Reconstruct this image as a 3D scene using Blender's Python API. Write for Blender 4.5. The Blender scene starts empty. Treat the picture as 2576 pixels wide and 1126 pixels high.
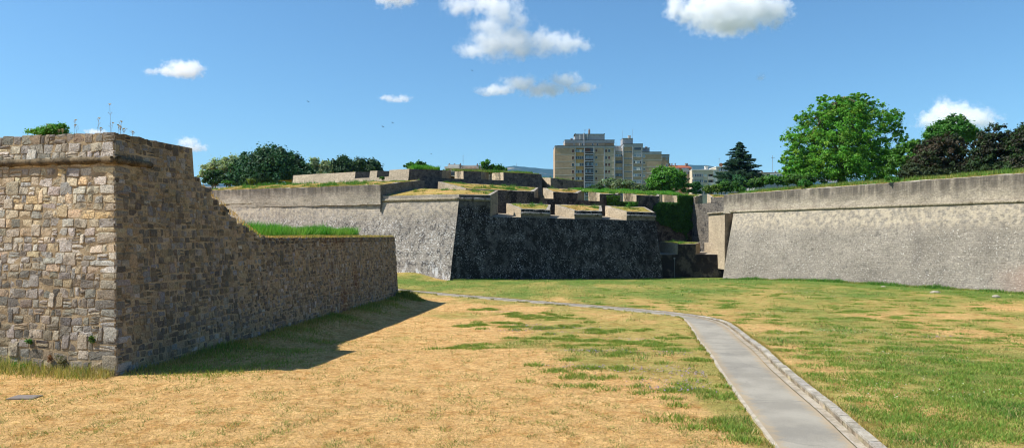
import bpy, math, random
import numpy as np
from mathutils import Vector, noise as mnoise

rng = np.random.default_rng(11)
random.seed(5)
F, CX, HY, EYE = 1800.0, 1288.0, 595.0, 4.5      # survey units: focal length, axis, horizon, eye height


def at(u, v, Y):
    return ((u - CX) / F * Y, Y, EYE - (v - HY) / F * Y)


def xy(u, Y):
    return ((u - CX) / F * Y, Y)


def hz(v, Y):
    return EYE - (v - HY) / F * Y


def sm(a, b, x):
    t = np.clip((np.asarray(x, float) - a) / (b - a), 0, 1)
    return t * t * (3 - 2 * t)


def lerp(a, b, t):
    return tuple(a[i] + (b[i] - a[i]) * t for i in range(len(a)))


scene = bpy.context.scene
col = scene.collection


def tag(o, label=None, cat=None, group=None, kind=None):
    if label: o['label'] = label
    if cat: o['category'] = cat
    if group: o['group'] = group
    if kind: o['kind'] = kind
    return o


def empty(name, loc, label, cat, group=None):
    o = bpy.data.objects.new(name, None)
    o.location = loc
    o.empty_display_size = 0.3
    col.objects.link(o)
    return tag(o, label, cat, group)


def put(o, parent):
    if parent is not None:
        o.parent = parent
        # parents are never rotated: undo their offset only
        l = Vector((0, 0, 0))
        p = parent
        while p is not None:
            l += Vector(p.location)
            p = p.parent
        o.matrix_parent_inverse.identity()
        o.location = -l
    return o


def vnoise(P, seed=0):
    """cheap value noise for arrays of points, 0..1"""
    P = np.asarray(P, float)
    i = np.floor(P).astype(np.int64)
    f = P - i
    f = f * f * (3 - 2 * f)
    d = P.shape[1]
    out = np.zeros(len(P))
    for c in range(2 ** d):
        w = np.ones(len(P))
        h = np.full(len(P), seed * 374761 + 17, np.int64)
        for k in range(d):
            b = (c >> k) & 1
            w = w * (f[:, k] if b else 1 - f[:, k])
            h = (h ^ ((i[:, k] + b) * (73856093, 19349663, 83492791)[k])) * 1103515245 + 12345
            h &= 0x7fffffff
        h = ((h >> 13) ^ h) * 60493 & 0x7fffffff
        out += w * ((h % 10007) / 10007.0)
    return out


def fbm(P, seed=0, oct=4):
    s, a, t = 0, 0.5, 0
    P = np.asarray(P, float)
    for k in range(oct):
        s = s + a * vnoise(P * 2 ** k + 13.7 * k, seed + k)
        t += a
        a *= 0.5
    return s / t


# ------------------------------------------------------------------ mesh builder
class MB:
    def __init__(self):
        self.v, self.f, self.m, self.t = [], [], [], []

    def poly(self, pts, m=0, tint=(1, 1, 1)):
        i = len(self.v)
        self.v += [tuple(p) for p in pts]
        self.t += [tint] * len(pts)
        self.f.append(list(range(i, i + len(pts))))
        self.m.append(m)

    def grid(self, a, b, c, d, nu, nv, m=0, tint=(1, 1, 1)):
        """a b at the bottom, d c on top: bilinear patch of nu x nv quads"""
        i = len(self.v)
        for j in range(nv + 1):
            for k in range(nu + 1):
                s, t = k / nu, j / nv
                self.v.append(lerp(lerp(a, b, s), lerp(d, c, s), t))
                self.t.append(tint)
        for j in range(nv):
            for k in range(nu):
                q = i + j * (nu + 1) + k
                self.f.append([q, q + 1, q + nu + 2, q + nu + 1])
                self.m.append(m)

    def box(self, x0, x1, y0, y1, z0, z1, m=0, tint=(1, 1, 1), skip=''):
        p = [(x0, y0, z0), (x1, y0, z0), (x1, y1, z0), (x0, y1, z0), (x0, y0, z1), (x1, y0, z1), (x1, y1, z1), (x0, y1, z1)]
        for n, q in (('f', (0, 1, 5, 4)), ('r', (1, 2, 6, 5)), ('b', (2, 3, 7, 6)), ('l', (3, 0, 4, 7)), ('t', (4, 5, 6, 7)), ('d', (3, 2, 1, 0))):
            if n not in skip:
                self.poly([p[k] for k in q], m, tint)

    def prism(self, bot, top, ms=0, mt=None, tint=(1, 1, 1), cap=True):
        n = len(bot)
        for k in range(n):
            l = (k + 1) % n
            self.poly([bot[k], bot[l], top[l], top[k]], ms, tint)
        if cap:
            self.poly(top, ms if mt is None else mt, tint)
            self.poly(bot[::-1], ms, tint)

    def tube(self, pts, r, seg=8, m=0, tint=(1, 1, 1), cap=True):
        pts = [Vector(p) for p in pts]
        n = len(pts)
        rs = r if isinstance(r, (list, tuple)) else [r] * n
        i = len(self.v)
        for k in range(n):
            d = (pts[min(k + 1, n - 1)] - pts[max(k - 1, 0)]).normalized()
            ref = Vector((0, 0, 1)) if abs(d.z) < 0.9 else Vector((1, 0, 0))
            a = d.cross(ref).normalized()
            b = a.cross(d)
            for s in range(seg):
                th = 2 * math.pi * s / seg
                self.v.append(tuple(pts[k] + (a * math.cos(th) + b * math.sin(th)) * rs[k]))
                self.t.append(tint)
        for k in range(n - 1):
            for s in range(seg):
                q, w = i + k * seg + s, i + k * seg + (s + 1) % seg
                self.f.append([q, w, w + seg, q + seg])
                self.m.append(m)
        if cap:
            self.f.append([i + s for s in range(seg)][::-1]); self.m.append(m)
            self.f.append([i + (n - 1) * seg + s for s in range(seg)]); self.m.append(m)

    def build(self, name, mats, parent=None, smooth=False, rough=0.0, rfreq=0.6):
        V = np.array(self.v, float)
        if rough:
            n1 = np.stack([fbm(V * rfreq + 31 * k, 50 + k, 4) for k in range(3)], 1) - 0.5
            V = V + n1 * 2 * rough
        me = bpy.data.meshes.new(name)
        me.from_pydata([tuple(p) for p in V], [], self.f)
        for m in (mats if isinstance(mats, (list, tuple)) else [mats]):
            me.materials.append(m)
        me.polygons.foreach_set('material_index', self.m)
        uv = me.uv_layers.new(name='UVMap')
        uvs = np.zeros((len(me.loops), 2))
        for p in me.polygons:
            nx, ny, nz = p.normal
            if abs(nz) > 0.8:
                for li in p.loop_indices:
                    c = V[me.loops[li].vertex_index]
                    uvs[li] = (c[0], c[1])
            else:
                h = math.hypot(nx, ny)
                tx, ty = round(-ny / h, 2), round(nx / h, 2)
                for li in p.loop_indices:
                    c = V[me.loops[li].vertex_index]
                    uvs[li] = (c[0] * tx + c[1] * ty, c[2])
        uv.data.foreach_set('uv', uvs.ravel())
        ca = me.color_attributes.new('tint', 'FLOAT_COLOR', 'POINT')
        T = np.ones((len(V), 4)); T[:, :3] = np.array(self.t, float)
        ca.data.foreach_set('color', T.ravel())
        if smooth:
            me.polygons.foreach_set('use_smooth', [True] * len(me.polygons))
        me.update()
        o = bpy.data.objects.new(name, me)
        col.objects.link(o)
        return put(o, parent)


def fastmesh(name, V, n, tint, mat, parent=None):
    """V: (N*n,3) loose polygons of n corners each; tint: (N,3)"""
    V = np.ascontiguousarray(V, dtype=np.float32)
    N = len(V) // n
    me = bpy.data.meshes.new(name)
    me.vertices.add(len(V)); me.vertices.foreach_set('co', V.ravel())
    me.loops.add(len(V)); me.loops.foreach_set('vertex_index', np.arange(len(V), dtype=np.int32))
    me.polygons.add(N)
    me.polygons.foreach_set('loop_start', np.arange(0, len(V), n, dtype=np.int32))
    me.update(calc_edges=True)
    me.materials.append(mat)
    ca = me.color_attributes.new('tint', 'FLOAT_COLOR', 'POINT')
    T = np.ones((len(V), 4), np.float32); T[:, :3] = np.repeat(np.clip(tint, 0.001, 1), n, axis=0)
    ca.data.foreach_set('color', T.ravel())
    me.validate()
    o = bpy.data.objects.new(name, me)
    col.objects.link(o)
    return put(o, parent)


# ------------------------------------------------------------------ materials
class NT:
    def __init__(self, name):
        self.m = bpy.data.materials.new(name)
        self.m.use_nodes = True
        self.nt = self.m.node_tree
        self.b = self.nt.nodes['Principled BSDF']
        self.b.inputs['Roughness'].default_value = 0.9
        self.b.inputs['Specular IOR Level'].default_value = 0.15

    def n(self, t, **kw):
        x = self.nt.nodes.new(t)
        for k, v in kw.items():
            setattr(x, k, v)
        return x

    def l(self, a, b):
        self.nt.links.new(a, b)

    def val(self, sock, v):
        if hasattr(v, 'is_output'):
            self.l(v, sock)
        else:
            if isinstance(v, (tuple, list)) and len(v) == 3 and sock.type == 'RGBA':
                v = (*v, 1)
            sock.default_value = v

    def coord(self, kind='Object'):
        return self.n('ShaderNodeTexCoord').outputs[kind]

    def mapping(self, vec, scale=(1, 1, 1), loc=(0, 0, 0)):
        x = self.n('ShaderNodeMapping')
        self.l(vec, x.inputs['Vector'])
        x.inputs['Scale'].default_value = scale
        x.inputs['Location'].default_value = loc
        return x.outputs[0]

    def noise(self, vec, scale, detail=4, rough=0.55, dist=0.0, out=0):
        x = self.n('ShaderNodeTexNoise')
        self.l(vec, x.inputs['Vector'])
        x.inputs['Scale'].default_value = scale
        x.inputs['Detail'].default_value = detail
        x.inputs['Roughness'].default_value = rough
        x.inputs['Distortion'].default_value = dist
        return x.outputs[out]

    def ramp(self, fac, a, b, lo=0.0, hi=1.0, smooth=True):
        x = self.n('ShaderNodeMapRange')
        x.interpolation_type = 'SMOOTHSTEP' if smooth else 'LINEAR'
        self.l(fac, x.inputs[0])
        x.inputs[1].default_value = a; x.inputs[2].default_value = b
        x.inputs[3].default_value = lo; x.inputs[4].default_value = hi
        return x.outputs[0]

    def math(self, op, a, b=0.0):
        x = self.n('ShaderNodeMath', operation=op)
        self.val(x.inputs[0], a); self.val(x.inputs[1], b)
        return x.outputs[0]

    def mix(self, fac, a, b, mode='MIX'):
        x = self.n('ShaderNodeMix', data_type='RGBA', blend_type=mode)
        self.val(x.inputs[0], fac); self.val(x.inputs[6], a); self.val(x.inputs[7], b)
        return x.outputs[2]

    def attr(self, name='tint'):
        return self.n('ShaderNodeAttribute', attribute_name=name).outputs['Color']

    def bump(self, h, strength=0.5, dist=0.05):
        x = self.n('ShaderNodeBump')
        x.inputs['Strength'].default_value = strength
        x.inputs['Distance'].default_value = dist
        self.l(h, x.inputs['Height'])
        self.l(x.outputs[0], self.b.inputs['Normal'])

    def color(self, c):
        self.val(self.b.inputs['Base Color'], c)


def stone(name, c1, c2, mortar, brick=(0.55, 0.28), msize=0.025, crust=None, speck=None, streak=None, blot=None, zband=None, ztop=None, bump=0.6, zlow=None, patch=None, slits=None):
    """coursed masonry; crust/speck/streak/blot = (colour, threshold, scale): black crust, lichen flecks, runs down the wall, big patches
    zband=(z0,z1,colour,amount): cleaner stone above z1; ztop=(z0,z1,colour,amount): run-off stain growing towards z1"""
    T = NT(name)
    uv, ob = T.coord('UV'), T.coord('Object')
    wob = T.noise(ob, 1.7, 4, 0.6, 0, 1)
    sub = T.n('ShaderNodeVectorMath', operation='MULTIPLY_ADD')
    T.l(wob, sub.inputs[0]); sub.inputs[1].default_value = (0.34, 0.26, 0); T.l(uv, sub.inputs[2])
    bk = T.n('ShaderNodeTexBrick')
    T.l(sub.outputs[0], bk.inputs['Vector'])
    bk.offset_frequency = 2; bk.squash = 1.25; bk.squash_frequency = 3; bk.offset = 0.43
    T.val(bk.inputs['Color1'], c1); T.val(bk.inputs['Color2'], c2); T.val(bk.inputs['Mortar'], mortar)
    bk.inputs['Scale'].default_value = 1.0
    bk.inputs['Brick Width'].default_value = brick[0]
    bk.inputs['Row Height'].default_value = brick[1]
    bk.inputs['Mortar Size'].default_value = msize
    bk.inputs['Mortar Smooth'].default_value = 0.3
    bk.inputs['Bias'].default_value = -0.1
    c = bk.outputs['Color']
    fine = T.noise(ob, 6.0, 6, 0.65)
    c = T.mix(1.0, c, T.ramp(fine, 0.25, 0.75, 0.55, 1.4, False), 'MULTIPLY')
    big = T.noise(ob, 0.22, 5, 0.6)
    c = T.mix(1.0, c, T.ramp(big, 0.3, 0.7, 0.78, 1.18, False), 'MULTIPLY')
    z = None
    if zband or ztop:
        s = T.n('ShaderNodeSeparateXYZ'); T.l(ob, s.inputs[0])
        z = T.math('ADD', s.outputs[2], T.math('MULTIPLY', T.math('SUBTRACT', T.noise(ob, 0.9, 4), 0.5), 1.6))
    keep = 1.0
    if zband:
        keep = T.ramp(z, zband[0], zband[1], 1.0, 1.0 - zband[3])
        c = T.mix(T.math('SUBTRACT', 1.0, keep), c, T.mix(T.ramp(T.noise(ob, 2.2, 4), 0.35, 0.65), zband[2], c), 'MIX')
    if blot:
        f = T.ramp(T.noise(ob, blot[2], 6, 0.62), blot[1], blot[1] + 0.14)
        c = T.mix(T.math('MULTIPLY', T.math('MULTIPLY', f, keep), 0.85), c, blot[0])
    if crust:
        f = T.ramp(T.noise(T.mapping(ob, (1, 1, 0.8)), crust[2], 6, 0.7), crust[1], crust[1] + 0.1)
        c = T.mix(T.math('MULTIPLY', T.math('MULTIPLY', f, keep), 0.9), c, crust[0])
    if streak:
        f = T.ramp(T.noise(T.mapping(ob, (1, 1, 0.10)), streak[2], 5, 0.6), streak[1], streak[1] + 0.16)
        c = T.mix(T.math('MULTIPLY', f, streak[3] if len(streak) > 3 else 0.55), c, streak[0])
    if ztop:
        run = T.noise(T.mapping(ob, (1, 1, 0.07)), 1.5, 5, 0.65)
        f = T.math('MULTIPLY', T.ramp(z, ztop[0], ztop[1]), T.ramp(run, 0.3, 0.6, 0.35, 1.0))
        c = T.mix(T.math('MULTIPLY', f, ztop[3]), c, ztop[2])
    if speck:
        f = T.ramp(T.noise(T.mapping(ob, (1, 1, 1.25)), speck[2], 4, 0.7), speck[1], speck[1] + 0.06)
        g = T.ramp(T.noise(ob, 0.45, 5, 0.65), 0.34, 0.60, 0.12, 1.0)
        c = T.mix(T.math('MULTIPLY', T.math('MULTIPLY', f, g), T.math('MULTIPLY', keep, 0.9) if zband else 0.9), c, speck[0])
    if slits:     # missing mortar: short dark horizontal gaps
        f = T.ramp(T.noise(T.mapping(ob, (0.55, 0.55, 3.4)), 1.5, 2, 0.5), slits, slits + 0.03)
        c = T.mix(T.math('MULTIPLY', f, 0.75), c, (0.06, 0.05, 0.04, 1))
    if zlow:      # pale drips of lime near the foot: (z0, z1, colour)
        run = T.noise(T.mapping(ob, (1, 1, 0.05)), 2.4, 3, 0.6)
        f = T.math('MULTIPLY', T.ramp(run, 0.52, 0.62), T.ramp(z, zlow[0], zlow[1], 1.0, 0.0))
        c = T.mix(T.math('MULTIPLY', f, 0.8), c, zlow[2])
    if patch:     # one stained area: (axis, a, b, ztop, colour)
        s2 = T.n('ShaderNodeSeparateXYZ'); T.l(ob, s2.inputs[0])
        f = T.math('MULTIPLY', T.ramp(s2.outputs[patch[0]], patch[1], patch[2]), T.ramp(z, patch[3], patch[3] + 1.5, 1.0, 0.0))
        c = T.mix(T.math('MULTIPLY', f, 0.55), c, patch[4])
    T.color(c)
    T.bump(T.math('ADD', T.math('MULTIPLY', bk.outputs['Fac'], -0.35), T.math('ADD', fine, T.noise(ob, 2.6, 5, 0.7))), bump, 0.08)
    return T.m


def plain(name, c, rough=0.8, var=0.25, scale=2.0, bump=0.0, metal=0.0, spec=0.2):
    T = NT(name)
    ob = T.coord('Object')
    v = T.noise(ob, scale, 5, 0.6)
    T.color(T.mix(1.0, (*c, 1), T.ramp(v, 0.25, 0.75, 1 - var, 1 + var, False), 'MULTIPLY'))
    T.b.inputs['Roughness'].default_value = rough
    T.b.inputs['Metallic'].default_value = metal
    T.b.inputs['Specular IOR Level'].default_value = spec
    if bump:
        T.bump(v, bump, 0.03)
    return T.m


def leafmat(name, trans=0.3, rough=0.55, gain=(1, 1, 1)):
    T = NT(name)
    a = T.attr()
    c = T.mix(1.0, a, (*gain, 1), 'MULTIPLY')
    T.color(c)
    T.b.inputs['Roughness'].default_value = rough
    T.b.inputs['Specular IOR Level'].default_value = 0.25
    tr = T.n('ShaderNodeBsdfTranslucent')
    T.l(T.mix(1.0, c, (1.1, 1.25, 0.5, 1), 'MULTIPLY'), tr.inputs[0])
    mx = T.n('ShaderNodeMixShader')
    mx.inputs[0].default_value = trans
    T.l(T.b.outputs[0], mx.inputs[1]); T.l(tr.outputs[0], mx.inputs[2])
    T.l(mx.outputs[0], T.nt.nodes['Material Output'].inputs['Surface'])
    return T.m


def turfmat(name, dry, mid, green, bias=0.0, scale=1.0):
    """grass-covered earth: straw, olive and green patches; the attribute 'tint'.r shifts the balance to green"""
    T = NT(name)
    ob = T.coord('Object')
    a = T.n('ShaderNodeSeparateColor'); T.l(T.attr(), a.inputs[0])
    big = T.noise(T.mapping(ob, (1, 0.75, 1)), 0.30 * scale, 6, 0.62, 0.4)
    med = T.noise(T.mapping(ob, (1, 0.8, 1), (40, 9, 0)), 1.1 * scale, 6, 0.68, 0.2)
    fine = T.noise(ob, 9.0 * scale, 6, 0.72)
    xf = T.noise(ob, 38.0 * scale, 4, 0.7)
    g = T.math('ADD', T.math('MULTIPLY', big, 0.55), T.math('ADD', T.math('MULTIPLY', med, 0.55), T.math('MULTIPLY', fine, 0.5)))
    g = T.math('ADD', g, T.math('SUBTRACT', a.outputs[0], 0.5 - bias))
    c = T.mix(T.ramp(g, 0.62, 0.98), dry, mid)
    c = T.mix(T.ramp(g, 0.93, 1.25), c, green)
    c = T.mix(1.0, c, T.ramp(T.math('ADD', T.math('MULTIPLY', fine, 0.5), T.math('MULTIPLY', xf, 0.5)), 0.34, 0.66, 0.48, 1.5, False), 'MULTIPLY')
    c = T.mix(1.0, c, T.ramp(T.noise(T.mapping(ob, (1, 1, 1), (5, 50, 0)), 3.2 * scale, 7, 0.8), 0.32, 0.68, 0.66, 1.32, False), 'MULTIPLY')
    earth = T.ramp(T.noise(T.mapping(ob, (1, 1, 1), (7, 70, 0)), 1.5 * scale, 8, 0.78), 0.44, 0.66)
    c = T.mix(T.math('MULTIPLY', earth, 0.8), c, T.mix(1.0, c, (0.66, 0.50, 0.34, 1), 'MULTIPLY'))
    pale = T.ramp(T.noise(T.mapping(ob, (1, 1, 1), (17, 3, 0)), 0.6 * scale, 8, 0.78), 0.48, 0.66)
    c = T.mix(T.math('MULTIPLY', pale, 0.6), c, T.mix(1.0, c, (1.22, 1.28, 1.35, 1), 'MULTIPLY'))
    weed = T.ramp(T.noise(T.mapping(ob, (1, 1, 1), (3, 33, 0)), 5.5 * scale, 5, 0.7), 0.60, 0.68)
    c = T.mix(T.math('MULTIPLY', weed, 0.6), c, (0.13, 0.14, 0.04, 1))
    T.color(c)
    T.b.inputs['Specular IOR Level'].default_value = 0.05
    T.bump(T.math('ADD', fine, xf), 0.7, 0.05)
    return T.m
# ------------------------------------------------------------------ material library
M = {}
M['dark'] = stone('black_crusted_masonry', (0.085, 0.080, 0.078), (0.045, 0.045, 0.05), (0.035, 0.035, 0.037), (0.5, 0.27), 0.02,
                  crust=((0.012, 0.0115, 0.0115), 0.43, 1.0), blot=((0.035, 0.034, 0.032), 0.55, 0.3), speck=((0.42, 0.43, 0.45), 0.565, 6.0), zband=(7.9, 8.4, (0.13, 0.12, 0.105, 1), 0.8),
                  streak=((0.085, 0.088, 0.09), 0.60, 0.8, 0.3), bump=0.6)
M['tierdark'] = stone('dark_mossy_masonry', (0.12, 0.105, 0.085), (0.065, 0.06, 0.055), (0.04, 0.036, 0.03), (0.45, 0.2), 0.025,
                      crust=((0.018, 0.018, 0.018), 0.47, 0.7), speck=((0.36, 0.36, 0.34), 0.60, 5.5),
                      blot=((0.09, 0.085, 0.03), 0.56, 0.35), bump=0.6)
M['lowdark'] = stone('dark_low_masonry', (0.085, 0.072, 0.055), (0.05, 0.044, 0.036), (0.07, 0.066, 0.058), (0.8, 0.36), 0.02,
                     crust=((0.014, 0.013, 0.014), 0.42, 0.5), speck=((0.22, 0.22, 0.22), 0.68, 4.0), bump=0.5)  # dark courses with a blacker crust and sparse grey flecks
M['long'] = stone('grey_speckled_scarp', (0.33, 0.29, 0.245), (0.24, 0.215, 0.185), (0.22, 0.195, 0.165), (0.5, 0.27), 0.02,
                  crust=((0.085, 0.077, 0.072), 0.50, 1.7), speck=((0.74, 0.72, 0.69), 0.545, 5.2), zlow=(-0.2, 2.2, (0.62, 0.61, 0.60, 1)),
                  streak=((0.12, 0.107, 0.095), 0.57, 0.9, 0.4), zband=(5.6, 8.0, (0.46, 0.39, 0.29, 1), 0.85), bump=0.7)
M['right'] = stone('pale_grey_scarp', (0.268, 0.238, 0.194), (0.205, 0.183, 0.152), (0.214, 0.19, 0.155), (0.46, 0.22), 0.016, slits=0.72, patch=(0, 43.5, 46.0, 0.9, (0.34, 0.22, 0.165, 1)),
                   crust=((0.13, 0.117, 0.10), 0.56, 1.5), speck=((0.56, 0.53, 0.475), 0.595, 4.8),
                   streak=((0.125, 0.11, 0.095), 0.57, 0.6, 0.4), zband=(4.6, 6.4, (0.46, 0.39, 0.285, 1), 0.8), bump=0.7)
M['parapet'] = stone('stained_parapet_masonry', (0.37, 0.32, 0.245), (0.30, 0.26, 0.205), (0.31, 0.27, 0.21), (0.65, 0.28), 0.012, slits=0.73,
                     blot=((0.24, 0.20, 0.155), 0.55, 0.6), ztop=(8.1, 9.7, (0.085, 0.074, 0.062, 1), 0.92), bump=0.6)
M['parapet_far'] = stone('stained_long_parapet', (0.40, 0.35, 0.28), (0.32, 0.285, 0.235), (0.34, 0.30, 0.245), (0.6, 0.28), 0.012,
                         blot=((0.24, 0.21, 0.17), 0.55, 0.6), ztop=(9.3, 10.8, (0.085, 0.076, 0.066, 1), 0.88), bump=0.6)
M['cheek_shade'] = stone('shade_toned_tan_masonry', (0.30, 0.245, 0.17), (0.235, 0.19, 0.13), (0.19, 0.155, 0.105), (0.42, 0.15), 0.018,
                         blot=((0.15, 0.125, 0.09), 0.5, 1.4), bump=0.5)  # darker copy of the pale tan stone, shade put into the colour
M['under'] = stone('stained_band_and_shade_tone', (0.17, 0.155, 0.13), (0.13, 0.12, 0.10), (0.10, 0.09, 0.075), (0.7, 0.3), 0.02, blot=((0.07, 0.063, 0.055), 0.52, 1.2), bump=0.4)  # band below cordons; also paints the shade on some embrasure cheeks
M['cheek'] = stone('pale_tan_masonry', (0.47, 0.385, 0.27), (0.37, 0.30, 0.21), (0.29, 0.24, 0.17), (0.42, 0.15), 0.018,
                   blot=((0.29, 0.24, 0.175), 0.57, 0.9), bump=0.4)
M['coping'] = stone('weathered_coping', (0.36, 0.32, 0.26), (0.28, 0.25, 0.205), (0.20, 0.175, 0.14), (1.1, 0.6), 0.015,
                    blot=((0.17, 0.15, 0.125), 0.5, 1.1), bump=0.4)
M['cordon'] = stone('mossy_cordon', (0.30, 0.26, 0.19), (0.22, 0.185, 0.13), (0.12, 0.1, 0.07), (0.8, 0.9), 0.02,
                    crust=((0.11, 0.09, 0.055), 0.56, 1.6), speck=((0.5, 0.48, 0.42), 0.62, 4.0), bump=0.8)
M['cordon_dark'] = stone('dark_cordon', (0.26, 0.25, 0.235), (0.18, 0.175, 0.165), (0.10, 0.09, 0.08), (0.9, 0.9), 0.02,
                         crust=((0.035, 0.03, 0.025), 0.50, 1.4), bump=0.8)
M['greywall'] = stone('grey_flecked_masonry', (0.175, 0.155, 0.128), (0.115, 0.103, 0.087), (0.095, 0.085, 0.072), (0.6, 0.26), 0.02,
                      crust=((0.03, 0.028, 0.027), 0.53, 0.9), speck=((0.42, 0.41, 0.39), 0.615, 3.6), bump=0.8)
M['tan'] = stone('cavalier_face_masonry', (0.46, 0.385, 0.285), (0.38, 0.32, 0.235), (0.30, 0.25, 0.185), (0.5, 0.17), 0.015,
                 blot=((0.33, 0.275, 0.205), 0.56, 0.8), bump=0.4)
M['floor'] = plain('stone_paving', (0.25, 0.215, 0.165), 0.9, 0.3, 1.5, 0.2)
M['turf'] = turfmat('rampart_turf', (0.46, 0.285, 0.115, 1), (0.30, 0.26, 0.065, 1), (0.12, 0.235, 0.028, 1), 0.0, 1.2)
M['ground'] = turfmat('ditch_lawn', (0.50, 0.315, 0.130, 1), (0.285, 0.245, 0.072, 1), (0.115, 0.175, 0.036, 1))

# ------------------------------------------------------------------ ground heights
NLP = np.array([(0.99, -0.137)])
W1C, W1E = np.array((-12.77, 23.1)), np.array((-8.55, 54.0))
W1D = (W1E - W1C) / np.linalg.norm(W1E - W1C)
NR = np.array((W1D[1], -W1D[0]))                 # outward normal of the shaded face
NL = np.array((-0.25, -0.968))                   # outward normal of the sunlit face
AB = np.array((-7.38, 84.1))                     # foot of the bastion's salient
LD = np.array((-0.924, 0.383)); LN = np.array((-0.383, -0.924))


def gz0(x, y):
    x = np.asarray(x, float); y = np.asarray(y, float)
    z = -0.5 * sm(26, 36, y) - 0.75 * sm(80, 98, y)
    d = (x - W1C[0]) * NR[0] + (y - W1C[1]) * NR[1]
    z = z + 0.5 * sm(26, 36, y) * (1 - sm(0.2, 3.2, d)) * (1 - sm(53.5, 58, y))
    dw = (x - AB[0]) * LN[0] + (y - AB[1]) * LN[1]
    t = (x - AB[0]) * LD[0] + (y - AB[1]) * LD[1]
    z = z + 1.0 * sm(0.3, 5.5, t) * (1 - sm(-1, 7, dw))
    z = z + 9.5 * sm(120, 132, y)
    return z


def gp(u, v, lift=0.0):
    Y = F * EYE / (v - HY)
    for _ in range(60):
        z = float(gz0((u - CX) / F * Y, Y)) + lift
        Y = 0.5 * Y + 0.5 * F * (EYE - z) / (v - HY)
    return np.array(((u - CX) / F * Y, Y))


# path edges surveyed from the photograph, as ground points (near to far)
PL = [gp(*p) for p in ((1948.9, 1126), (1853.7, 994.7), (1792.8, 903.3), (1750.9, 846.2), (1733, 817), (1722, 804), (1701, 795.5), (1610, 785), (1493.5, 773.5), (1331.7, 760.4), (1129.4, 743), (1004, 731.2))]
PR = [gp(*p) for p in ((2181, 1126), (2078, 1032.8), (1990.8, 960), (1926, 899.5), (1876.5, 857.6), (1842, 829), (1815, 812), (1773, 800.5), (1712, 790), (1610, 778.6), (1493.5, 768.6), (1331.7, 756.2), (1129.4, 739.4), (1004, 728.0))]
PL = [PL[0] + (PL[0] - PL[1]) * 2.5] + PL
PR = [PR[0] + (PR[0] - PR[1]) * 3.2] + PR
dl = PL[-1] - PL[-2]
PL.append(PL[-1] + dl * 1.5); PR.append(PR[-1] + dl * 1.5)


def resample(P, n):
    P = np.array(P)
    # Catmull-Rom smoothing then even spacing
    Q = []
    for i in range(len(P) - 1):
        p0, p1, p2, p3 = P[max(i - 1, 0)], P[i], P[i + 1], P[min(i + 2, len(P) - 1)]
        for t in np.linspace(0, 1, 12, endpoint=False):
            Q.append(0.5 * ((2 * p1) + (p2 - p0) * t + (2 * p0 - 5 * p1 + 4 * p2 - p3) * t * t + (3 * p1 - p0 - 3 * p2 + p3) * t ** 3))
    Q.append(P[-1]); Q = np.array(Q)
    s = np.r_[0, np.cumsum(np.linalg.norm(np.diff(Q, axis=0), axis=1))]
    t = np.linspace(0, s[-1], n)
    return np.stack([np.interp(t, s, Q[:, k]) for k in range(2)], 1)


PLs, PRs = resample(PL, 160), resample(PR, 160)


def side_dist(x, y, P):
    """signed distance to polyline P (positive to the right of its direction) and the parameter along it"""
    x = np.ravel(x); y = np.ravel(y)
    best = np.full(len(x), 1e9); sg = np.zeros(len(x)); par = np.zeros(len(x))
    for i in range(len(P) - 1):
        a, d = P[i], P[i + 1] - P[i]
        L = d @ d
        t = np.clip(((x - a[0]) * d[0] + (y - a[1]) * d[1]) / L, 0, 1)
        ex, ey = x - a[0] - t * d[0], y - a[1] - t * d[1]
        q = ex * ex + ey * ey
        k = q < best
        best = np.where(k, q, best)
        sg = np.where(k, np.sign(d[1] * ex - d[0] * ey), sg)
        par = np.where(k, i + t, par)
    return np.sqrt(best) * np.where(sg == 0, 1, sg), par


def kerb_h(par):
    return 0.20 - 0.165 * sm(60, 88, par)


def ground_z(x, y):
    sh = np.shape(x)
    x = np.ravel(np.asarray(x, float)); y = np.ravel(np.asarray(y, float))
    z = gz0(x, y)
    near = (np.abs(x) < 45) & (y < 75) & (y > -5)
    dr = np.full(len(x), -50.0); pr = np.zeros(len(x)); dlft = np.full(len(x), -50.0)
    if near.any():
        dr[near], pr[near] = side_dist(x[near], y[near], PRs)
        dlft[near], _ = side_dist(x[near], y[near], PLs)
    # lawn beside the kerb stands higher than the path
    z = z + (kerb_h(pr) - 0.02) * sm(0.02, 0.24, dr) * (1 - sm(3.0, 12.0, dr))
    inside = (dlft > 0) & (dr < 0)
    z = z - 0.06 * inside
    z = z + (fbm(np.stack([x * 0.5, y * 0.5], 1), 3, 3) - 0.5) * 0.10 * (1 - np.exp(-np.minimum(np.abs(dlft), np.abs(dr)))) * (y < 115)
    return z.reshape(sh)


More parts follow.
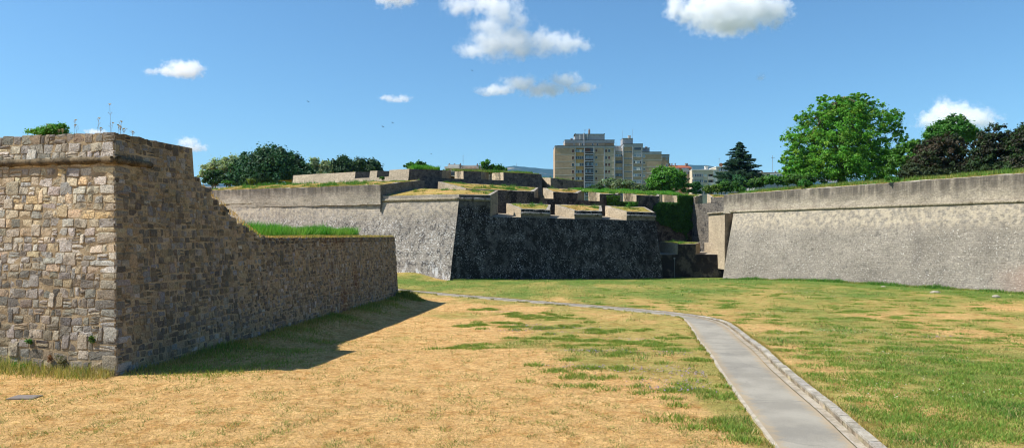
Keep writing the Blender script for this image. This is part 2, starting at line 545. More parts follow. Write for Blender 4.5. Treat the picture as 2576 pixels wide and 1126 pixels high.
def greenness(x, y):
    """where the lawn is green (1) or parched (0): survey of the photograph's patches"""
    x = np.ravel(x); y = np.ravel(y)
    dlft, _ = side_dist(x, y, PLs)
    lim = np.interp(y, [12, 14, 18, 22, 26, 30, 37, 44, 50, 56], [0.1, 0.3, 1.0, 2.4, 5.5, 8.5, 9.5, 9.0, 5.0, 3.0])
    n = fbm(np.stack([x * 0.35, y * 0.22], 1), 9, 4) - 0.5
    gl = sm(-0.9, 0.7, dlft / lim + 1 + n * 2.4) * 0.60      # dlft negative on the left of the path
    right = dlft > 0.2
    n2 = fbm(np.stack([x * 0.30, y * 0.18], 1), 21, 5)
    gr = 0.60 + (n2 - 0.5) * 0.85
    far = sm(52, 66, y)
    gr = gr * (1 - far) + (0.80 + (n2 - 0.5) * 0.7) * far
    # greener strip along the foot of the right-hand rampart and of the bastion
    dR = (x - 27.5) * -0.87 + (y - 94.0) * -0.49
    gr = gr + 0.28 * (1 - sm(1.0, 9.0, dR)) * (y < 94)
    gr = gr + 0.15 * sm(74, 80, y)
    mound = (1 - sm(0, 7, (x - AB[0]) * LN[0] + (y - AB[1]) * LN[1])) * (x < AB[0])
    g = np.where(right, gr, gl) - 0.45 * mound
    dw = (x - W1C[0]) * NR[0] + (y - W1C[1]) * NR[1]
    g = g + 0.16 * (1 - sm(0.2, 2.6, np.abs(dw))) * (y < 55) * (dlft < 0)
    return np.clip(g, 0, 1)


# ------------------------------------------------------------------ ground, path, kerb
def axis(fine0, fine1, step, far0, far1, grow=1.28):
    a = list(np.arange(fine0, fine1 + 1e-6, step))
    s = step
    while a[-1] < far1:
        s *= grow; a.append(min(a[-1] + s, far1))
    s = step
    while a[0] > far0:
        s *= grow; a.insert(0, max(a[0] - s, far0))
    return np.array(a)


gx = axis(-16, 26, 0.2, -9000, 9000)
gy = axis(9, 48, 0.2, -400, 12000, 1.12)
GX, GY = np.meshgrid(gx, gy)
GZ = ground_z(GX, GY)
nx, ny = len(gx), len(gy)
V = np.stack([GX.ravel(), GY.ravel(), GZ.ravel()], 1).astype(np.float32)
idx = np.arange(nx * ny).reshape(ny, nx)
Q = np.stack([idx[:-1, :-1], idx[:-1, 1:], idx[1:, 1:], idx[1:, :-1]], -1).reshape(-1, 4).astype(np.int32)
me = bpy.data.meshes.new('ground')
me.vertices.add(len(V)); me.vertices.foreach_set('co', V.ravel())
me.loops.add(Q.size); me.loops.foreach_set('vertex_index', Q.ravel())
me.polygons.add(len(Q)); me.polygons.foreach_set('loop_start', np.arange(0, Q.size, 4, dtype=np.int32))
me.update(calc_edges=True)
me.polygons.foreach_set('use_smooth', [True] * len(Q))
me.materials.append(M['ground'])
T4 = np.ones((len(V), 4), np.float32)
gr = greenness(GX, GY)
T4[:, 0] = gr
ca = me.color_attributes.new('tint', 'FLOAT_COLOR', 'POINT'); ca.data.foreach_set('color', T4.ravel())
ground = bpy.data.objects.new('ground', me); col.objects.link(ground)
tag(ground, kind='structure')


def strip(Ls, Rs, nacross, zfun):
    mb = MB()
    rows = []
    for a, b in zip(Ls, Rs):
        r = []
        for k in range(nacross + 1):
            p = a + (b - a) * k / nacross
            r.append((p[0], p[1], zfun(p[0], p[1])))
        rows.append(r)
    for i in range(len(rows) - 1):
        for k in range(nacross):
            mb.poly([rows[i][k], rows[i][k + 1], rows[i + 1][k + 1], rows[i + 1][k]])
            e0, e1 = [min(1.0, min(q, nacross - q) / max(1, nacross) * 2) for q in (k, k + 1)]
            mb.t[-4:] = [(e0,) * 3, (e1,) * 3, (e1,) * 3, (e0,) * 3]
    return mb


def offset(P, d):
    T = np.gradient(P, axis=0)
    T /= np.linalg.norm(T, axis=1)[:, None]
    return P + np.stack([T[:, 1], -T[:, 0]], 1) * d


def asphalt():
    T = NT('worn_asphalt')
    ob = T.coord('Object')
    n1, n2, n3 = T.noise(ob, 0.7, 5), T.noise(ob, 60, 3, 0.7), T.noise(ob, 4, 6, 0.7)
    c = T.mix(T.ramp(n1, 0.35, 0.65), (0.225, 0.207, 0.170, 1), (0.295, 0.272, 0.223, 1))
    c = T.mix(1.0, c, T.ramp(n2, 0.3, 0.7, 0.78, 1.2, False), 'MULTIPLY')
    c = T.mix(T.math('MULTIPLY', T.ramp(n3, 0.58, 0.72), 0.35), c, (0.15, 0.14, 0.125, 1))
    vo = T.n('ShaderNodeTexVoronoi', feature='DISTANCE_TO_EDGE')
    T.l(T.noise(ob, 0.8, 4, 0.6, 0, 1), vo.inputs['Vector'])
    s = T.n('ShaderNodeVectorMath', operation='MULTIPLY_ADD'); T.l(T.noise(ob, 1.0, 4, 0.6, 0, 1), s.inputs[0]); s.inputs[1].default_value = (1.2, 1.2, 0); T.l(ob, s.inputs[2])
    T.l(s.outputs[0], vo.inputs['Vector']); vo.inputs['Scale'].default_value = 0.35
    crack = T.ramp(vo.outputs['Distance'], 0.0, 0.012, 1.0, 0.0)
    c = T.mix(T.math('MULTIPLY', crack, 0.22), c, (0.09, 0.085, 0.075, 1))
    sp_ = T.ramp(T.noise(ob, 9, 4, .7), .63, .68)
    c = T.mix(T.math('MULTIPLY', sp_, .35), c, (0.42, 0.37, 0.28, 1))
    jt = T.n('ShaderNodeSeparateXYZ'); T.l(ob, jt.inputs[0])
    jl = T.math('ABSOLUTE', T.math('ADD', T.math('SUBTRACT', jt.outputs[1], 20.6), T.math('ADD', T.math('MULTIPLY', jt.outputs[0], .12), T.math('MULTIPLY', n1, .12))))
    c = T.mix(T.ramp(jl, .01, .05, .35, 0.0), c, (0.10, 0.095, 0.085, 1))
    ed = T.n('ShaderNodeSeparateColor'); T.l(T.attr(), ed.inputs[0])
    dirt = T.math('MULTIPLY', T.ramp(T.math('ADD', ed.outputs[0], T.math('MULTIPLY', T.math('SUBTRACT', n3, .5), 1.1)), .0, .38, 1.0, 0.0), .7)
    c = T.mix(dirt, c, (0.33, 0.25, 0.15, 1))
    patch = T.ramp(T.noise(T.mapping(ob, (1, .5, 1), (9, 9, 0)), 0.45, 2, .4), .54, .56)
    c = T.mix(T.math('MULTIPLY', patch, .16), c, (0.13, 0.125, 0.115, 1))
    T.color(c); T.bump(n2, 0.3, 0.01)
    return T.m


pz = lambda x, y: float(gz0(x, y)) + 0.0
path = strip(offset(PLs, 0.10), offset(PRs, -0.22), 6, lambda x, y: pz(x, y) + 0.004).build('path', asphalt(), smooth=True)
tag(path, kind='structure')
M['edging'] = plain('pale_edging_stone', (0.36, 0.31, 0.24), 0.9, 0.35, 3.0, 0.3)
eg = MB()
A, B = PLs, offset(PLs, 0.095)
for i in range(len(A) - 1):
    t = 0.8 + 0.25 * ((i * 7919) % 13) / 13
    q = [(*A[i], pz(*A[i]) - 0.1), (*B[i], pz(*B[i]) - 0.1), (*B[i + 1], pz(*B[i + 1]) - 0.1), (*A[i + 1], pz(*A[i + 1]) - 0.1)]
    eg.prism(q, [(a, b, c + 0.125) for a, b, c in q], tint=(t, t, t))
tag(eg.build('path_edging', M['edging']), kind='structure')
gut = strip(offset(PRs, -0.215), offset(PRs, 0.01), 1, lambda x, y: pz(x, y) + 0.02)
T = NT('gutter_concrete'); ob = T.coord('Object')
gc = T.mix(T.ramp(T.noise(ob, 2.5, 6, 0.7), 0.4, 0.62), (0.36, 0.32, 0.255, 1), (0.24, 0.205, 0.15, 1))
T.color(T.mix(1.0, gc, T.ramp(T.noise(ob, 30, 3, 0.6), 0.3, 0.7, 0.75, 1.2, False), 'MULTIPLY')); M['gutter'] = T.m
tag(gut.build('path_gutter', M['gutter'], smooth=True), kind='structure')
# the kerb: a row of dressed stones with a coping, a low retaining edge for the lawn
T = NT('kerb_stone'); ob = T.coord('Object')
kc = T.mix(1.0, T.attr(), T.mix(T.ramp(T.noise(ob, 3, 6, 0.7), 0.38, 0.62), (0.36, 0.305, 0.22, 1), (0.17, 0.14, 0.10, 1)), 'MULTIPLY')
T.color(T.mix(1.0, kc, T.ramp(T.noise(ob, 22, 4, 0.7), 0.3, 0.7, 0.7, 1.3, False), 'MULTIPLY'))
T.bump(T.noise(ob, 14, 5, 0.7), 0.6, 0.03); M['kerb'] = T.m
kb, kcop = MB(), MB()
PK = resample(PR, 420)
K0, K1 = PK, offset(PK, 0.16)
C0, C1 = offset(PK, -0.02), offset(PK, 0.205)
kp = np.linspace(0, 159, 420)
sh = random.Random(3)
i = 0
while i < len(PK) - 3:
    n = sh.choice((1, 2, 2))
    j = min(i + n, len(PK) - 1)
    t = sh.uniform(0.7, 1.2); tint = (t, t * sh.uniform(0.94, 1.0), t * sh.uniform(0.86, 1.0))
    h = float(kerb_h(kp[i]))
    def e(P, k, f, z):
        q = P[i] + (P[j] - P[i]) * f
        return (q[0], q[1], pz(*q) + z)
    j0 = sh.uniform(-0.012, 0.012)
    q = [e(K0, 0, 0.03, -0.2), e(K0, 0, 0.97, -0.2), e(K1, 0, 0.97, -0.2), e(K1, 0, 0.03, -0.2)]
    t4 = [(a + j0, b, c + 0.2 + h - 0.055) for a, b, c in q]
    kb.prism(q[::-1], t4[::-1], tint=tint)
    i = j
i = 0
while i < len(PK) - 4:
    j = min(i + sh.choice((2, 3, 4)), len(PK) - 1)
    t = sh.uniform(0.85, 1.2); tint = (t, t * 0.98, t * sh.uniform(0.9, 1.0))
    h = float(kerb_h(kp[i]))
    jz = sh.uniform(-0.012, 0.012)
    q = [e(C0, 0, 0.02, h - 0.053 + jz), e(C0, 0, 0.98, h - 0.053 + jz), e(C1, 0, 0.98, h - 0.053 + jz), e(C1, 0, 0.02, h - 0.053 + jz)]
    kcop.prism(q[::-1], [(a, b, c + 0.055) for a, b, c in q][::-1], tint=tint)
    i = j
kerb = kb.build('kerb', M['kerb'])
tag(kerb, kind='structure')
T = NT('grey_coping_stone'); ob = T.coord('Object')
kc = T.mix(1.0, T.attr(), T.mix(T.ramp(T.noise(ob, 3, 6, 0.7), 0.38, 0.62), (0.36, 0.335, 0.29, 1), (0.25, 0.225, 0.18, 1)), 'MULTIPLY')
T.color(T.mix(1.0, kc, T.ramp(T.noise(ob, 22, 4, 0.7), 0.3, 0.7, 0.75, 1.25, False), 'MULTIPLY')); T.bump(T.noise(ob, 14, 5, 0.7), 0.6, 0.03)
kco = kcop.build('kerb', T.m); kco['kind'] = 'structure'

# ------------------------------------------------------------------ the ruined wall in the foreground (every stone is real)
T = NT('rubble_stone'); ob = T.coord('Object')
b1 = T.noise(ob, 3.2, 6, 0.7); b2 = T.noise(ob, 17, 6, 0.72); b3 = T.noise(ob, 0.55, 5, 0.6)
c = T.attr()
c = T.mix(1.0, c, T.ramp(b2, 0.28, 0.72, 0.45, 1.5, False), 'MULTIPLY')
c = T.mix(T.math('MULTIPLY', T.ramp(b1, 0.54, 0.68), 0.4), c, (0.42, 0.34, 0.225, 1))
c = T.mix(T.math('MULTIPLY', T.ramp(T.noise(T.mapping(ob, (1, 1, 0.7), (3, 3, 3)), 2.6, 7, 0.74), 0.53, 0.61), 0.62), c, (0.085, 0.075, 0.062, 1))
c = T.mix(T.math('MULTIPLY', T.ramp(b3, 0.45, 0.7), 0.35), c, (0.10, 0.085, 0.06, 1))
rust = T.noise(T.mapping(ob, (1, 0.6, 0.25), (0, 2.0, 0)), 0.55, 5, 0.65)
spx = T.n('ShaderNodeSeparateXYZ'); T.l(ob, spx.inputs[0])
zone = T.math('MULTIPLY', T.ramp(spx.outputs[1], 38, 43), T.ramp(spx.outputs[1], 49, 45))
c = T.mix(T.math('MULTIPLY', T.math('MULTIPLY', T.ramp(rust, 0.46, 0.62), zone), 0.7), c, (0.16, 0.062, 0.022, 1))
T.color(c)
T.bump(T.math('ADD', T.math('MULTIPLY', b1, 1.2), b2), 1.0, 0.06); M['rubble'] = T.m
T = NT('sandy_mortar'); ob = T.coord('Object')
c = T.mix(T.ramp(T.noise(ob, 1.4, 6, 0.65), 0.35, 0.65), (0.40, 0.305, 0.185, 1), (0.25, 0.185, 0.11, 1))
c = T.mix(T.math('MULTIPLY', T.ramp(T.noise(ob, 3.0, 6, 0.7), 0.55, 0.7), 0.6), c, (0.10, 0.075, 0.048, 1))
T.color(T.mix(1.0, c, T.ramp(T.noise(ob, 25, 4, 0.7), 0.3, 0.7, 0.7, 1.25, False), 'MULTIPLY'))
T.bump(T.noise(ob, 12, 6, 0.7), 0.8, 0.05); M['mortar'] = T.m

BT = 0.06
LT = np.array((-0.968, 0.25))                       # along the sunlit face, going left


def right_pos(s, z, out=0.0):
    p = W1C + W1D * s + NR * (out - BT * max(z, -0.5))
    return (p[0], p[1], z)


def left_pos(s, z, out=0.0):
    p = W1C + LT * s + NL * (out - BT * max(z, -0.5))
    return (p[0], p[1], z)


def corner_pos(z):
    # both faces lean back: the arris is their intersection
    A = np.array([NR, NL]); o = np.linalg.solve(A, [-BT * z, -BT * z])
    p = W1C + o
    return (p[0], p[1], z)


SW = float(np.linalg.norm(W1E - W1C))
PROF = [(0, 7.92), (5.0, 7.97), (5.02, 6.86), (5.45, 6.82), (5.5, 6.52), (6.15, 6.45), (6.2, 6.08), (6.7, 6.02), (6.75, 5.72), (7.4, 5.66), (7.45, 5.38), (8.05, 5.3), (8.1, 5.06), (8.9, 4.98), (8.95, 4.74), (9.8, 4.66), (9.85, 4.48), (12.5, 4.42), (SW, 4.5)]


def ztop(s):
    return float(np.interp(s, [p[0] for p in PROF], [p[1] for p in PROF]))


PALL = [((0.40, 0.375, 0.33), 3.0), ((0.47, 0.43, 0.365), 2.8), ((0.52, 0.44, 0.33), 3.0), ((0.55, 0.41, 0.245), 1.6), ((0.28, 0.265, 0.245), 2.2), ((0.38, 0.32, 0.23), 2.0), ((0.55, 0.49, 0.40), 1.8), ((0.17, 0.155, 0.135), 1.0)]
PAL_SHADE = [((0.27, 0.235, 0.19), 2.4), ((0.15, 0.13, 0.108), 2.4), ((0.32, 0.23, 0.125), 3.6), ((0.075, 0.066, 0.056), 2.0), ((0.35, 0.26, 0.155), 1.8), ((0.14, 0.105, 0.068), 2.0), ((0.40, 0.365, 0.31), 0.6), ((0.21, 0.215, 0.225), 1.1)]  # stones of the shaded face, palette darkened to carry its shade


def pick(pal, r):
    t = r.uniform(0, sum(p[1] for p in pal))
    for c, w in pal:
        t -= w
        if t <= 0:
            k = r.uniform(0.80, 1.18)
            av = [sum(p[0][i] * p[1] for p in pal) / sum(p[1] for p in pal) for i in range(3)]
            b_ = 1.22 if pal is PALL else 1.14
            return tuple(min(0.9, (a * 0.72 + av[i] * 0.28) * k * b_ * r.uniform(0.96, 1.04)) for i, a in enumerate(c))
    return pal[0][0]


MSM = (0.75, 0.2, 0.0)          # mortar smeared over the stone edges


def stones(mb, pos, s0, s1, zlim, r, hr, wr, pal, proud, z0=-0.35, warm=None, jit=0.022, mort=(0.36, 0.27, 0.165)):
    z = z0
    while z < 8.4:
        h = r.uniform(*hr)
        s = s0(z + h / 2) if callable(s0) else s0
        first = True
        while s < s1:
            w = r.uniform(*wr) * (r.choice((1.2, 1.9)) if first else 1)
            first = False
            w = min(w, s1 - s + 0.05)
            lim = min(zlim(s), zlim(s + w)) if zlim else 99
            hh = h
            if z + h > lim + 0.06:
                if lim - z > 0.14: hh = lim - z + r.uniform(-0.02, 0.05)
                else:
                    s += w; continue
            # sometimes two thin stones fill one course
            zw = z + 0.10 * (mnoise.noise((s * 0.45, z * 0.9, 3.1))) + 0.03 * mnoise.noise((s * 1.7, z, 9.0)) if z > 0.3 and z + hh < lim - .3 else z
            parts = [(zw, hh)] if hh < 0.2 or r.random() > 0.05 else [(zw, hh * 0.48), (zw + hh * 0.5, hh * 0.5)]
            if r.random() < 0.10 and hh > .18:      # a pocket filled with chips
                n_ = r.randint(2, 3)
                parts = [(zw + hh * q / n_, hh / n_) for q in range(n_)]
            big = len(parts) == 1 and r.random() < 0.09 and z + hh * 1.7 < lim
            if big: parts = [(zw, hh * r.uniform(1.45, 1.8))]
            for zz, h2 in parts:
                g = r.uniform(0.002, 0.014)
                p = r.uniform(*proud) + (.014 if big else 0)
                rot = r.gauss(0, .035)
                c = pick(pal, r)
                if warm: c = warm(c, s, zz, r)
                J = lambda a: a + r.uniform(-jit, jit)
                ring0 = [(J(s + g), J(zz + g)), (J(s + w - g), J(zz + g)), (J(s + w - g), J(zz + h2 - g)), (J(s + g), J(zz + h2 - g))]
                # cut corners give eight-sided, hand-dressed outlines
                oct_ = []
                for k in range(4):
                    a, b = ring0[k], ring0[(k + 1) % 4]
                    f = r.uniform(0.03, 0.13)
                    oct_.append((a[0] + (b[0] - a[0]) * f, a[1] + (b[1] - a[1]) * f))
                    f = 1 - r.uniform(0.03, 0.13)
                    oct_.append((a[0] + (b[0] - a[0]) * f, a[1] + (b[1] - a[1]) * f))
                cs = sum(q[0] for q in oct_) / 8; cz = sum(q[1] for q in oct_) / 8
                oct_ = [(cs + (a - cs) - (b - cz) * rot, cz + (b - cz) + (a - cs) * rot) for a, b in oct_]
                tilt, tl2 = r.uniform(-0.03, 0.03), r.uniform(-0.03, 0.03)
                i0 = len(mb.v)
                for k, (ins, o) in enumerate(((0.0, -0.03), (0.015, p * 0.65), (0.05, p))):
                    for q in oct_:
                        L = math.hypot(q[0] - cs, q[1] - cz) + 1e-6
                        f = max(0.3, 1 - ins / L)
                        qs, qz = cs + (q[0] - cs) * f, cz + (q[1] - cz) * f
                        mb.v.append(pos(qs, qz, o + (tilt * (qs - cs) / w + tl2 * (qz - cz) / h2 + r.uniform(-0.007, 0.007) if k else 0)))
                        mb.t.append(tuple(a_ * (1 - MSM[k]) + b_ * MSM[k] for a_, b_ in zip(c, mort)))
                mb.v.append(pos(cs, cz, p + r.uniform(0, 0.022))); mb.t.append(c)
                for k in range(2):
                    for q in range(8):
                        a, b = i0 + k * 8 + q, i0 + k * 8 + (q + 1) % 8
                        mb.f.append([a, b, b + 8, a + 8]); mb.m.append(0)
                for q in range(8):
                    mb.f.append([i0 + 16 + q, i0 + 16 + (q + 1) % 8, i0 + 24]); mb.m.append(0)
            s += w
        z += h


ruin = empty('ruined_wall', (W1C[0], W1C[1], 0), 'weathered rubble stone wall in the left foreground, tall at its corner and sloping down to a low grassy end', 'wall')
# core: the face profile carried far back into the rampart
cb = MB()
prof = [(0.0, -0.6)] + PROF + [(SW, -0.6)]
fr = [corner_pos(z) if s == 0 else right_pos(s, z) for s, z in prof]
# end face leans a little as well
fr[-2] = right_pos(SW - 0.28, 4.5)
LB = 42.0
bk = []
for (s, z), p in zip(prof, fr):
    q = np.array(p[:2]) + LT * LB
    bk.append((q[0], q[1], z))
cb.poly(fr, 0)
for k in range(len(fr) - 1):
    cb.poly([fr[k], bk[k], bk[k + 1], fr[k + 1]], 1 if prof[k][0] >= 9.8 and prof[k][1] > 0 else 0)
cb.poly(bk[::-1], 0)
core = cb.build('rubble_core', [M['mortar'], M['turf']], ruin)
lf = MB()
lr = random.Random(21)
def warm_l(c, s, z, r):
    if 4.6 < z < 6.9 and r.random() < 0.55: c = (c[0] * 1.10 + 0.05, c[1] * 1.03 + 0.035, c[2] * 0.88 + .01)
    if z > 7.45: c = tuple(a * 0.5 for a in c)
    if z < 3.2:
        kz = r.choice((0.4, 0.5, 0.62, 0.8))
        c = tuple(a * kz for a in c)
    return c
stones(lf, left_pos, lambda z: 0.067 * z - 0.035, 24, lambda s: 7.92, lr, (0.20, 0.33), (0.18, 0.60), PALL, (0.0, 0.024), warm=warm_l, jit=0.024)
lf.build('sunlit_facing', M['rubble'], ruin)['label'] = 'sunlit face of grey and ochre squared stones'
rf = MB()
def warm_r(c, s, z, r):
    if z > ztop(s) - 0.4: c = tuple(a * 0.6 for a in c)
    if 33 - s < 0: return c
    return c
stones(rf, right_pos, lambda z: 0.067 * z - 0.035, 8, ztop, random.Random(4), (0.17, 0.28), (0.14, 0.44), PAL_SHADE, (0.002, 0.028), warm=warm_r, jit=0.03, mort=(0.31, 0.22, 0.12))  # joint smear toned darker along with the shaded stones
stones(rf, right_pos, 8, SW - 0.12, ztop, random.Random(6), (0.13, 0.23), (0.11, 0.38), PAL_SHADE, (0.002, 0.032), warm=warm_r, jit=0.038, mort=(0.29, 0.205, 0.115))
rf.build('shaded_facing', M['rubble'], ruin)['label'] = 'shaded face of smaller blue-grey, brown and black stones'
# loose rubble along the broken slope
rb = MB()
rr = random.Random(8)
for k in range(260):
    s = rr.uniform(4.9, 11.5); back = rr.uniform(-0.03, 2.2)
    z = ztop(s)
    if s < 5.05: z = rr.uniform(6.8, 7.9)
    p = np.array(right_pos(s, z)[:2]) + LT * back
    sz = rr.uniform(0.05, 0.2)
    c = pick(PAL_SHADE, rr)
    i0 = len(rb.v)
    pts = [(p[0] + sz * rr.uniform(.6, 1.1) * math.cos(a) , p[1] + sz * rr.uniform(.6, 1.1) * math.sin(a)) for a in np.linspace(0, 2 * math.pi, 7)[:-1]]
    rb.prism([(a, b, z - 0.1) for a, b in pts], [(p[0] + (a - p[0]) * .7, p[1] + (b - p[1]) * .7, z + sz * rr.uniform(.3, .8)) for a, b in pts], tint=c)
rb.build('broken_edge', M['rubble'], ruin)
cd = MB()
zc = 7.03
pts = [left_pos(s, zc, 0.05) for s in np.arange(24, 0.2, -0.25)]
k = corner_pos(zc)
pts.append((k[0] + 0.02, k[1] - 0.06, zc))
pts += [right_pos(s, zc, 0.05) for s in np.arange(0.25, 2.3, 0.25)]
cd.tube(pts, [0.125 + 0.02 * math.sin(i * 1.7) * math.sin(i * 0.63) - (0.03 if i % 4 == 0 else 0) for i in range(len(pts))], 14)
T = NT('dark_mossy_moulding'); ob = T.coord('Object')
c = T.mix(T.ramp(T.noise(ob, 2.4, 6, 0.7), 0.4, 0.62), (0.16, 0.12, 0.07, 1), (0.055, 0.042, 0.025, 1))
T.color(T.mix(1.0, c, T.ramp(T.noise(ob, 20, 4, 0.7), 0.3, 0.7, 0.6, 1.4, False), 'MULTIPLY')); T.bump(T.noise(ob, 9, 6, 0.7), 1.0, 0.04); M['mould'] = T.m
cd.build('cordon', M['mould'], ruin, smooth=True, rough=0.02, rfreq=3)
# ------------------------------------------------------------------ fortification helpers
def v3(p, z): return (p[0], p[1], z)


def cordon(name, pts, r, mat, parent, seg=10):
    P = [Vector(p) for p in pts]
    Q = []
    for a, b in zip(P[:-1], P[1:]):
        n = max(2, int((b - a).length / 0.7))
        Q += [a.lerp(b, k / n) for k in range(n)]
    Q.append(P[-1])
    mb = MB()
    mb.tube(Q, [r * (0.93 + 0.14 * random.random()) for _ in Q], seg)
    return mb.build(name, mat, parent, smooth=True, rough=0.025, rfreq=1.5)


def merlon(parent, fl, fr, br, bl, zb_f, zb_b, mats, rim=0.38, name='merlon', label=None, turf=True, rough=0.05, under=False):
    """fl fr br bl: top corners (front left, front right, back right, back left); mats: front, left cheek, right cheek"""
    mb = MB()
    fl, fr, br, bl = [tuple(map(float, p)) for p in (fl, fr, br, bl)]
    lo = lambda p, z: (p[0], p[1], z)
    nf = max(3, int(math.dist(fl, fr) / 0.5))
    nd = max(3, int(math.dist(fl, bl) / 0.5))
    if under:
        fm, fn_ = lo(fl, (zb_f + fl[2]) / 2 + .05), lo(fr, (zb_f + fr[2]) / 2 + .05)
        mb.grid(lo(fl, zb_f), lo(fr, zb_f), fn_, fm, nf, 2, 5); mb.grid(fm, fn_, fr, fl, nf, 2, 0)
    else:
        mb.grid(lo(fl, zb_f), lo(fr, zb_f), fr, fl, nf, 3, 0)
    mb.grid(lo(bl, zb_b), lo(fl, zb_f), fl, bl, nd, 3, 1)
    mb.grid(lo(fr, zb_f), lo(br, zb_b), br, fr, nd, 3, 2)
    mb.grid(lo(br, zb_b), lo(bl, zb_b), bl, br, nf, 2, 1)
    c = tuple(sum(p[k] for p in (fl, fr, br, bl)) / 4 for k in range(3))

    def ins(p):
        d = math.dist(p, c)
        return lerp(p, c, min(0.45, rim * 1.35 / d))
    q = [ins(p) for p in (fl, fr, br, bl)]
    o = [fl, fr, br, bl]
    for k in range(4):
        l = (k + 1) % 4
        mb.grid(o[k], o[l], q[l], q[k], max(3, int(math.dist(o[k], o[l]) / 0.5)), 1, 3)
    mb.grid(q[0], q[1], q[2], q[3], 4, 4, 4, (0.42 + 0.2 * random.random(), 0, 0))
    o_ = mb.build(name, [mats[0], mats[1], M['cheek_shade'] if mats[2] is M['cheek'] else mats[2], M['coping'], M['turf'], M['under']], parent, rough=.085, rfreq=1.3)  # right cheeks take the shade-toned copy of the tan stone
    if label: o_['label'] = label
    TOPS.append([q[0], q[1], q[2], q[3]])
    return o_


TOPS = []            # turf-covered tops, for the grass that grows on them
G_MER = None

# ------------------------------------------------------------------ long rampart on the left and the bastion's left face
FT = np.array((-6.35, 86.0))                       # salient, at cordon level
FB = np.array((19.9, 99.4))                        # right-hand end of the front, top
FBb = np.array(xy(1672, 98.0))                     # right-hand end, foot
FD = (FB - FT) / np.linalg.norm(FB - FT)
FN = np.array((FD[1], -FD[0]))                     # faces the camera, in shade


def front(u, off=0.0):
    """point of the front's top line seen at column u"""
    k = (u - CX) / F
    t = (k * FT[1] - FT[0]) / (FD[0] - k * FD[1])
    return FT + FD * t + FN * off


bast = empty('bastion', (FT[0], FT[1], -0.5), 'great bastion with a black lichen-flecked front and a grey sunlit left face', 'bastion')
longr = empty('long_rampart', (-20, 92, 0), 'long grey rampart with a stained parapet behind the low end of the ruined wall', 'rampart')

LTOP = np.array((-33.3, 13.8)); LTOP = LTOP / np.linalg.norm(LTOP)
ltop = lambda s: FT + LTOP * s
lbot = lambda s: AB + LTOP * s
S_M0 = 10.9                                        # length of the corner merlon along the left face
ZC = 9.04                                          # cordon level
# left face of the bastion
mb = MB()
mb.grid(v3(lbot(0), -1.2), v3(lbot(11.3), -1.2), v3(ltop(11.3), ZC), v3(ltop(0), ZC), 40, 40, 0)
mb.build('left_face', M['long'], bast, rough=0.06)
mb = MB()
zs = lambda t: 6.95 - 0.2 * t
P7 = AB + (FT - AB) * 0.80
mb.grid(v3(AB, -1.2), v3(FBb, -2.0), v3(FB, 6.7), v3(P7, 7.0), 90, 32, 0)
# the part below the corner merlon, up to the cordon
M0R = front(1233.5)
mb.grid(v3(P7, 7.0), v3(M0R, 6.96), v3(M0R, ZC), v3(FT, ZC), 16, 8, 0)
# right flank of the bastion, in shade
mb.grid(v3(FBb, -2.0), v3(FBb + (1.5, 16), -2.0), v3(FB + (0.5, 16), 6.9), v3(FB, 6.7), 12, 14, 0)
mb.build('shaded_front', M['dark'], bast, rough=0.06)
# embrasure floors: one paved sheet under the merlons
mb = MB()
inn = -FN
a, b = front(1233.5), FB
mb.grid(v3(a, 6.95), v3(b, 6.7), v3(b + inn * 4.9, 7.35), v3(a + inn * 4.9, 7.6), 30, 6, 0)
mb.grid(v3(a + inn * 4.9, 7.2), v3(b + inn * 4.9, 7.2), v3(b + inn * 12, 7.2), v3(a + inn * 9.5, 7.2), 12, 4, 1, (0.3, 0, 0))
mb.build('gun_platform', [M['floor'], M['turf']], bast, rough=0.03)
# corner merlon: an L-shaped block with its own cordon
Z0 = 9.57
L0 = ltop(S_M0)
bR = np.array(xy(1252.5, 91.7))
bL = np.array(xy(1054, 96.5))
mb = MB()
top = [v3(L0, Z0 + .02), v3(FT, Z0), v3(M0R, Z0), v3(bR, 10.38), v3(bL, 11.0)]
mb.grid(v3(L0, ZC - .1), v3(FT, ZC), v3(FT, Z0), v3(L0, Z0 + .02), 24, 2, 1)
mb.grid(v3(FT, ZC), v3(M0R, ZC), v3(M0R, Z0), v3(FT, Z0), 14, 2, 0)
mb.grid(v3(M0R, 6.95), v3(bR, 7.5), v3(bR, 10.38), v3(M0R, Z0), 12, 6, 2)
mb.grid(v3(bL, 8.3), v3(L0, 8.3), v3(L0, Z0 + .02), v3(bL, 11.0), 12, 4, 2)
mb.grid(v3(bR, 7.3), v3(bL, 8.3), v3(bL, 11.0), v3(bR, 10.38), 12, 4, 0)
cen = lerp(top[1], lerp(top[3], top[4], 0.5), 0.5)
q = [lerp(p, cen, 0.45 / math.dist(p, cen)) for p in top]
for k in range(5):
    l = (k + 1) % 5
    mb.grid(top[k], top[l], q[l], q[k], 10, 1, 3)
for tri in ((0, 1, 4), (1, 3, 4), (1, 2, 3)):
    mb.poly([q[i] for i in tri], 4, (0.5, 0, 0))
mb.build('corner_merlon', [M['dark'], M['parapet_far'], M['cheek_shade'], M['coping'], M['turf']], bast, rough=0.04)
TOPS.append([q[0], q[1], q[3], q[4]])
TOPS.append([q[1], q[2], q[3], q[3]])
cordon('cordon', [v3(ltop(S_M0 + .2), ZC), v3(ltop(0), ZC)], 0.2, M['cordon'], bast)
cordon('cordon', [v3(FT, ZC), v3(front(1233), ZC)], 0.2, M['cordon_dark'], bast)
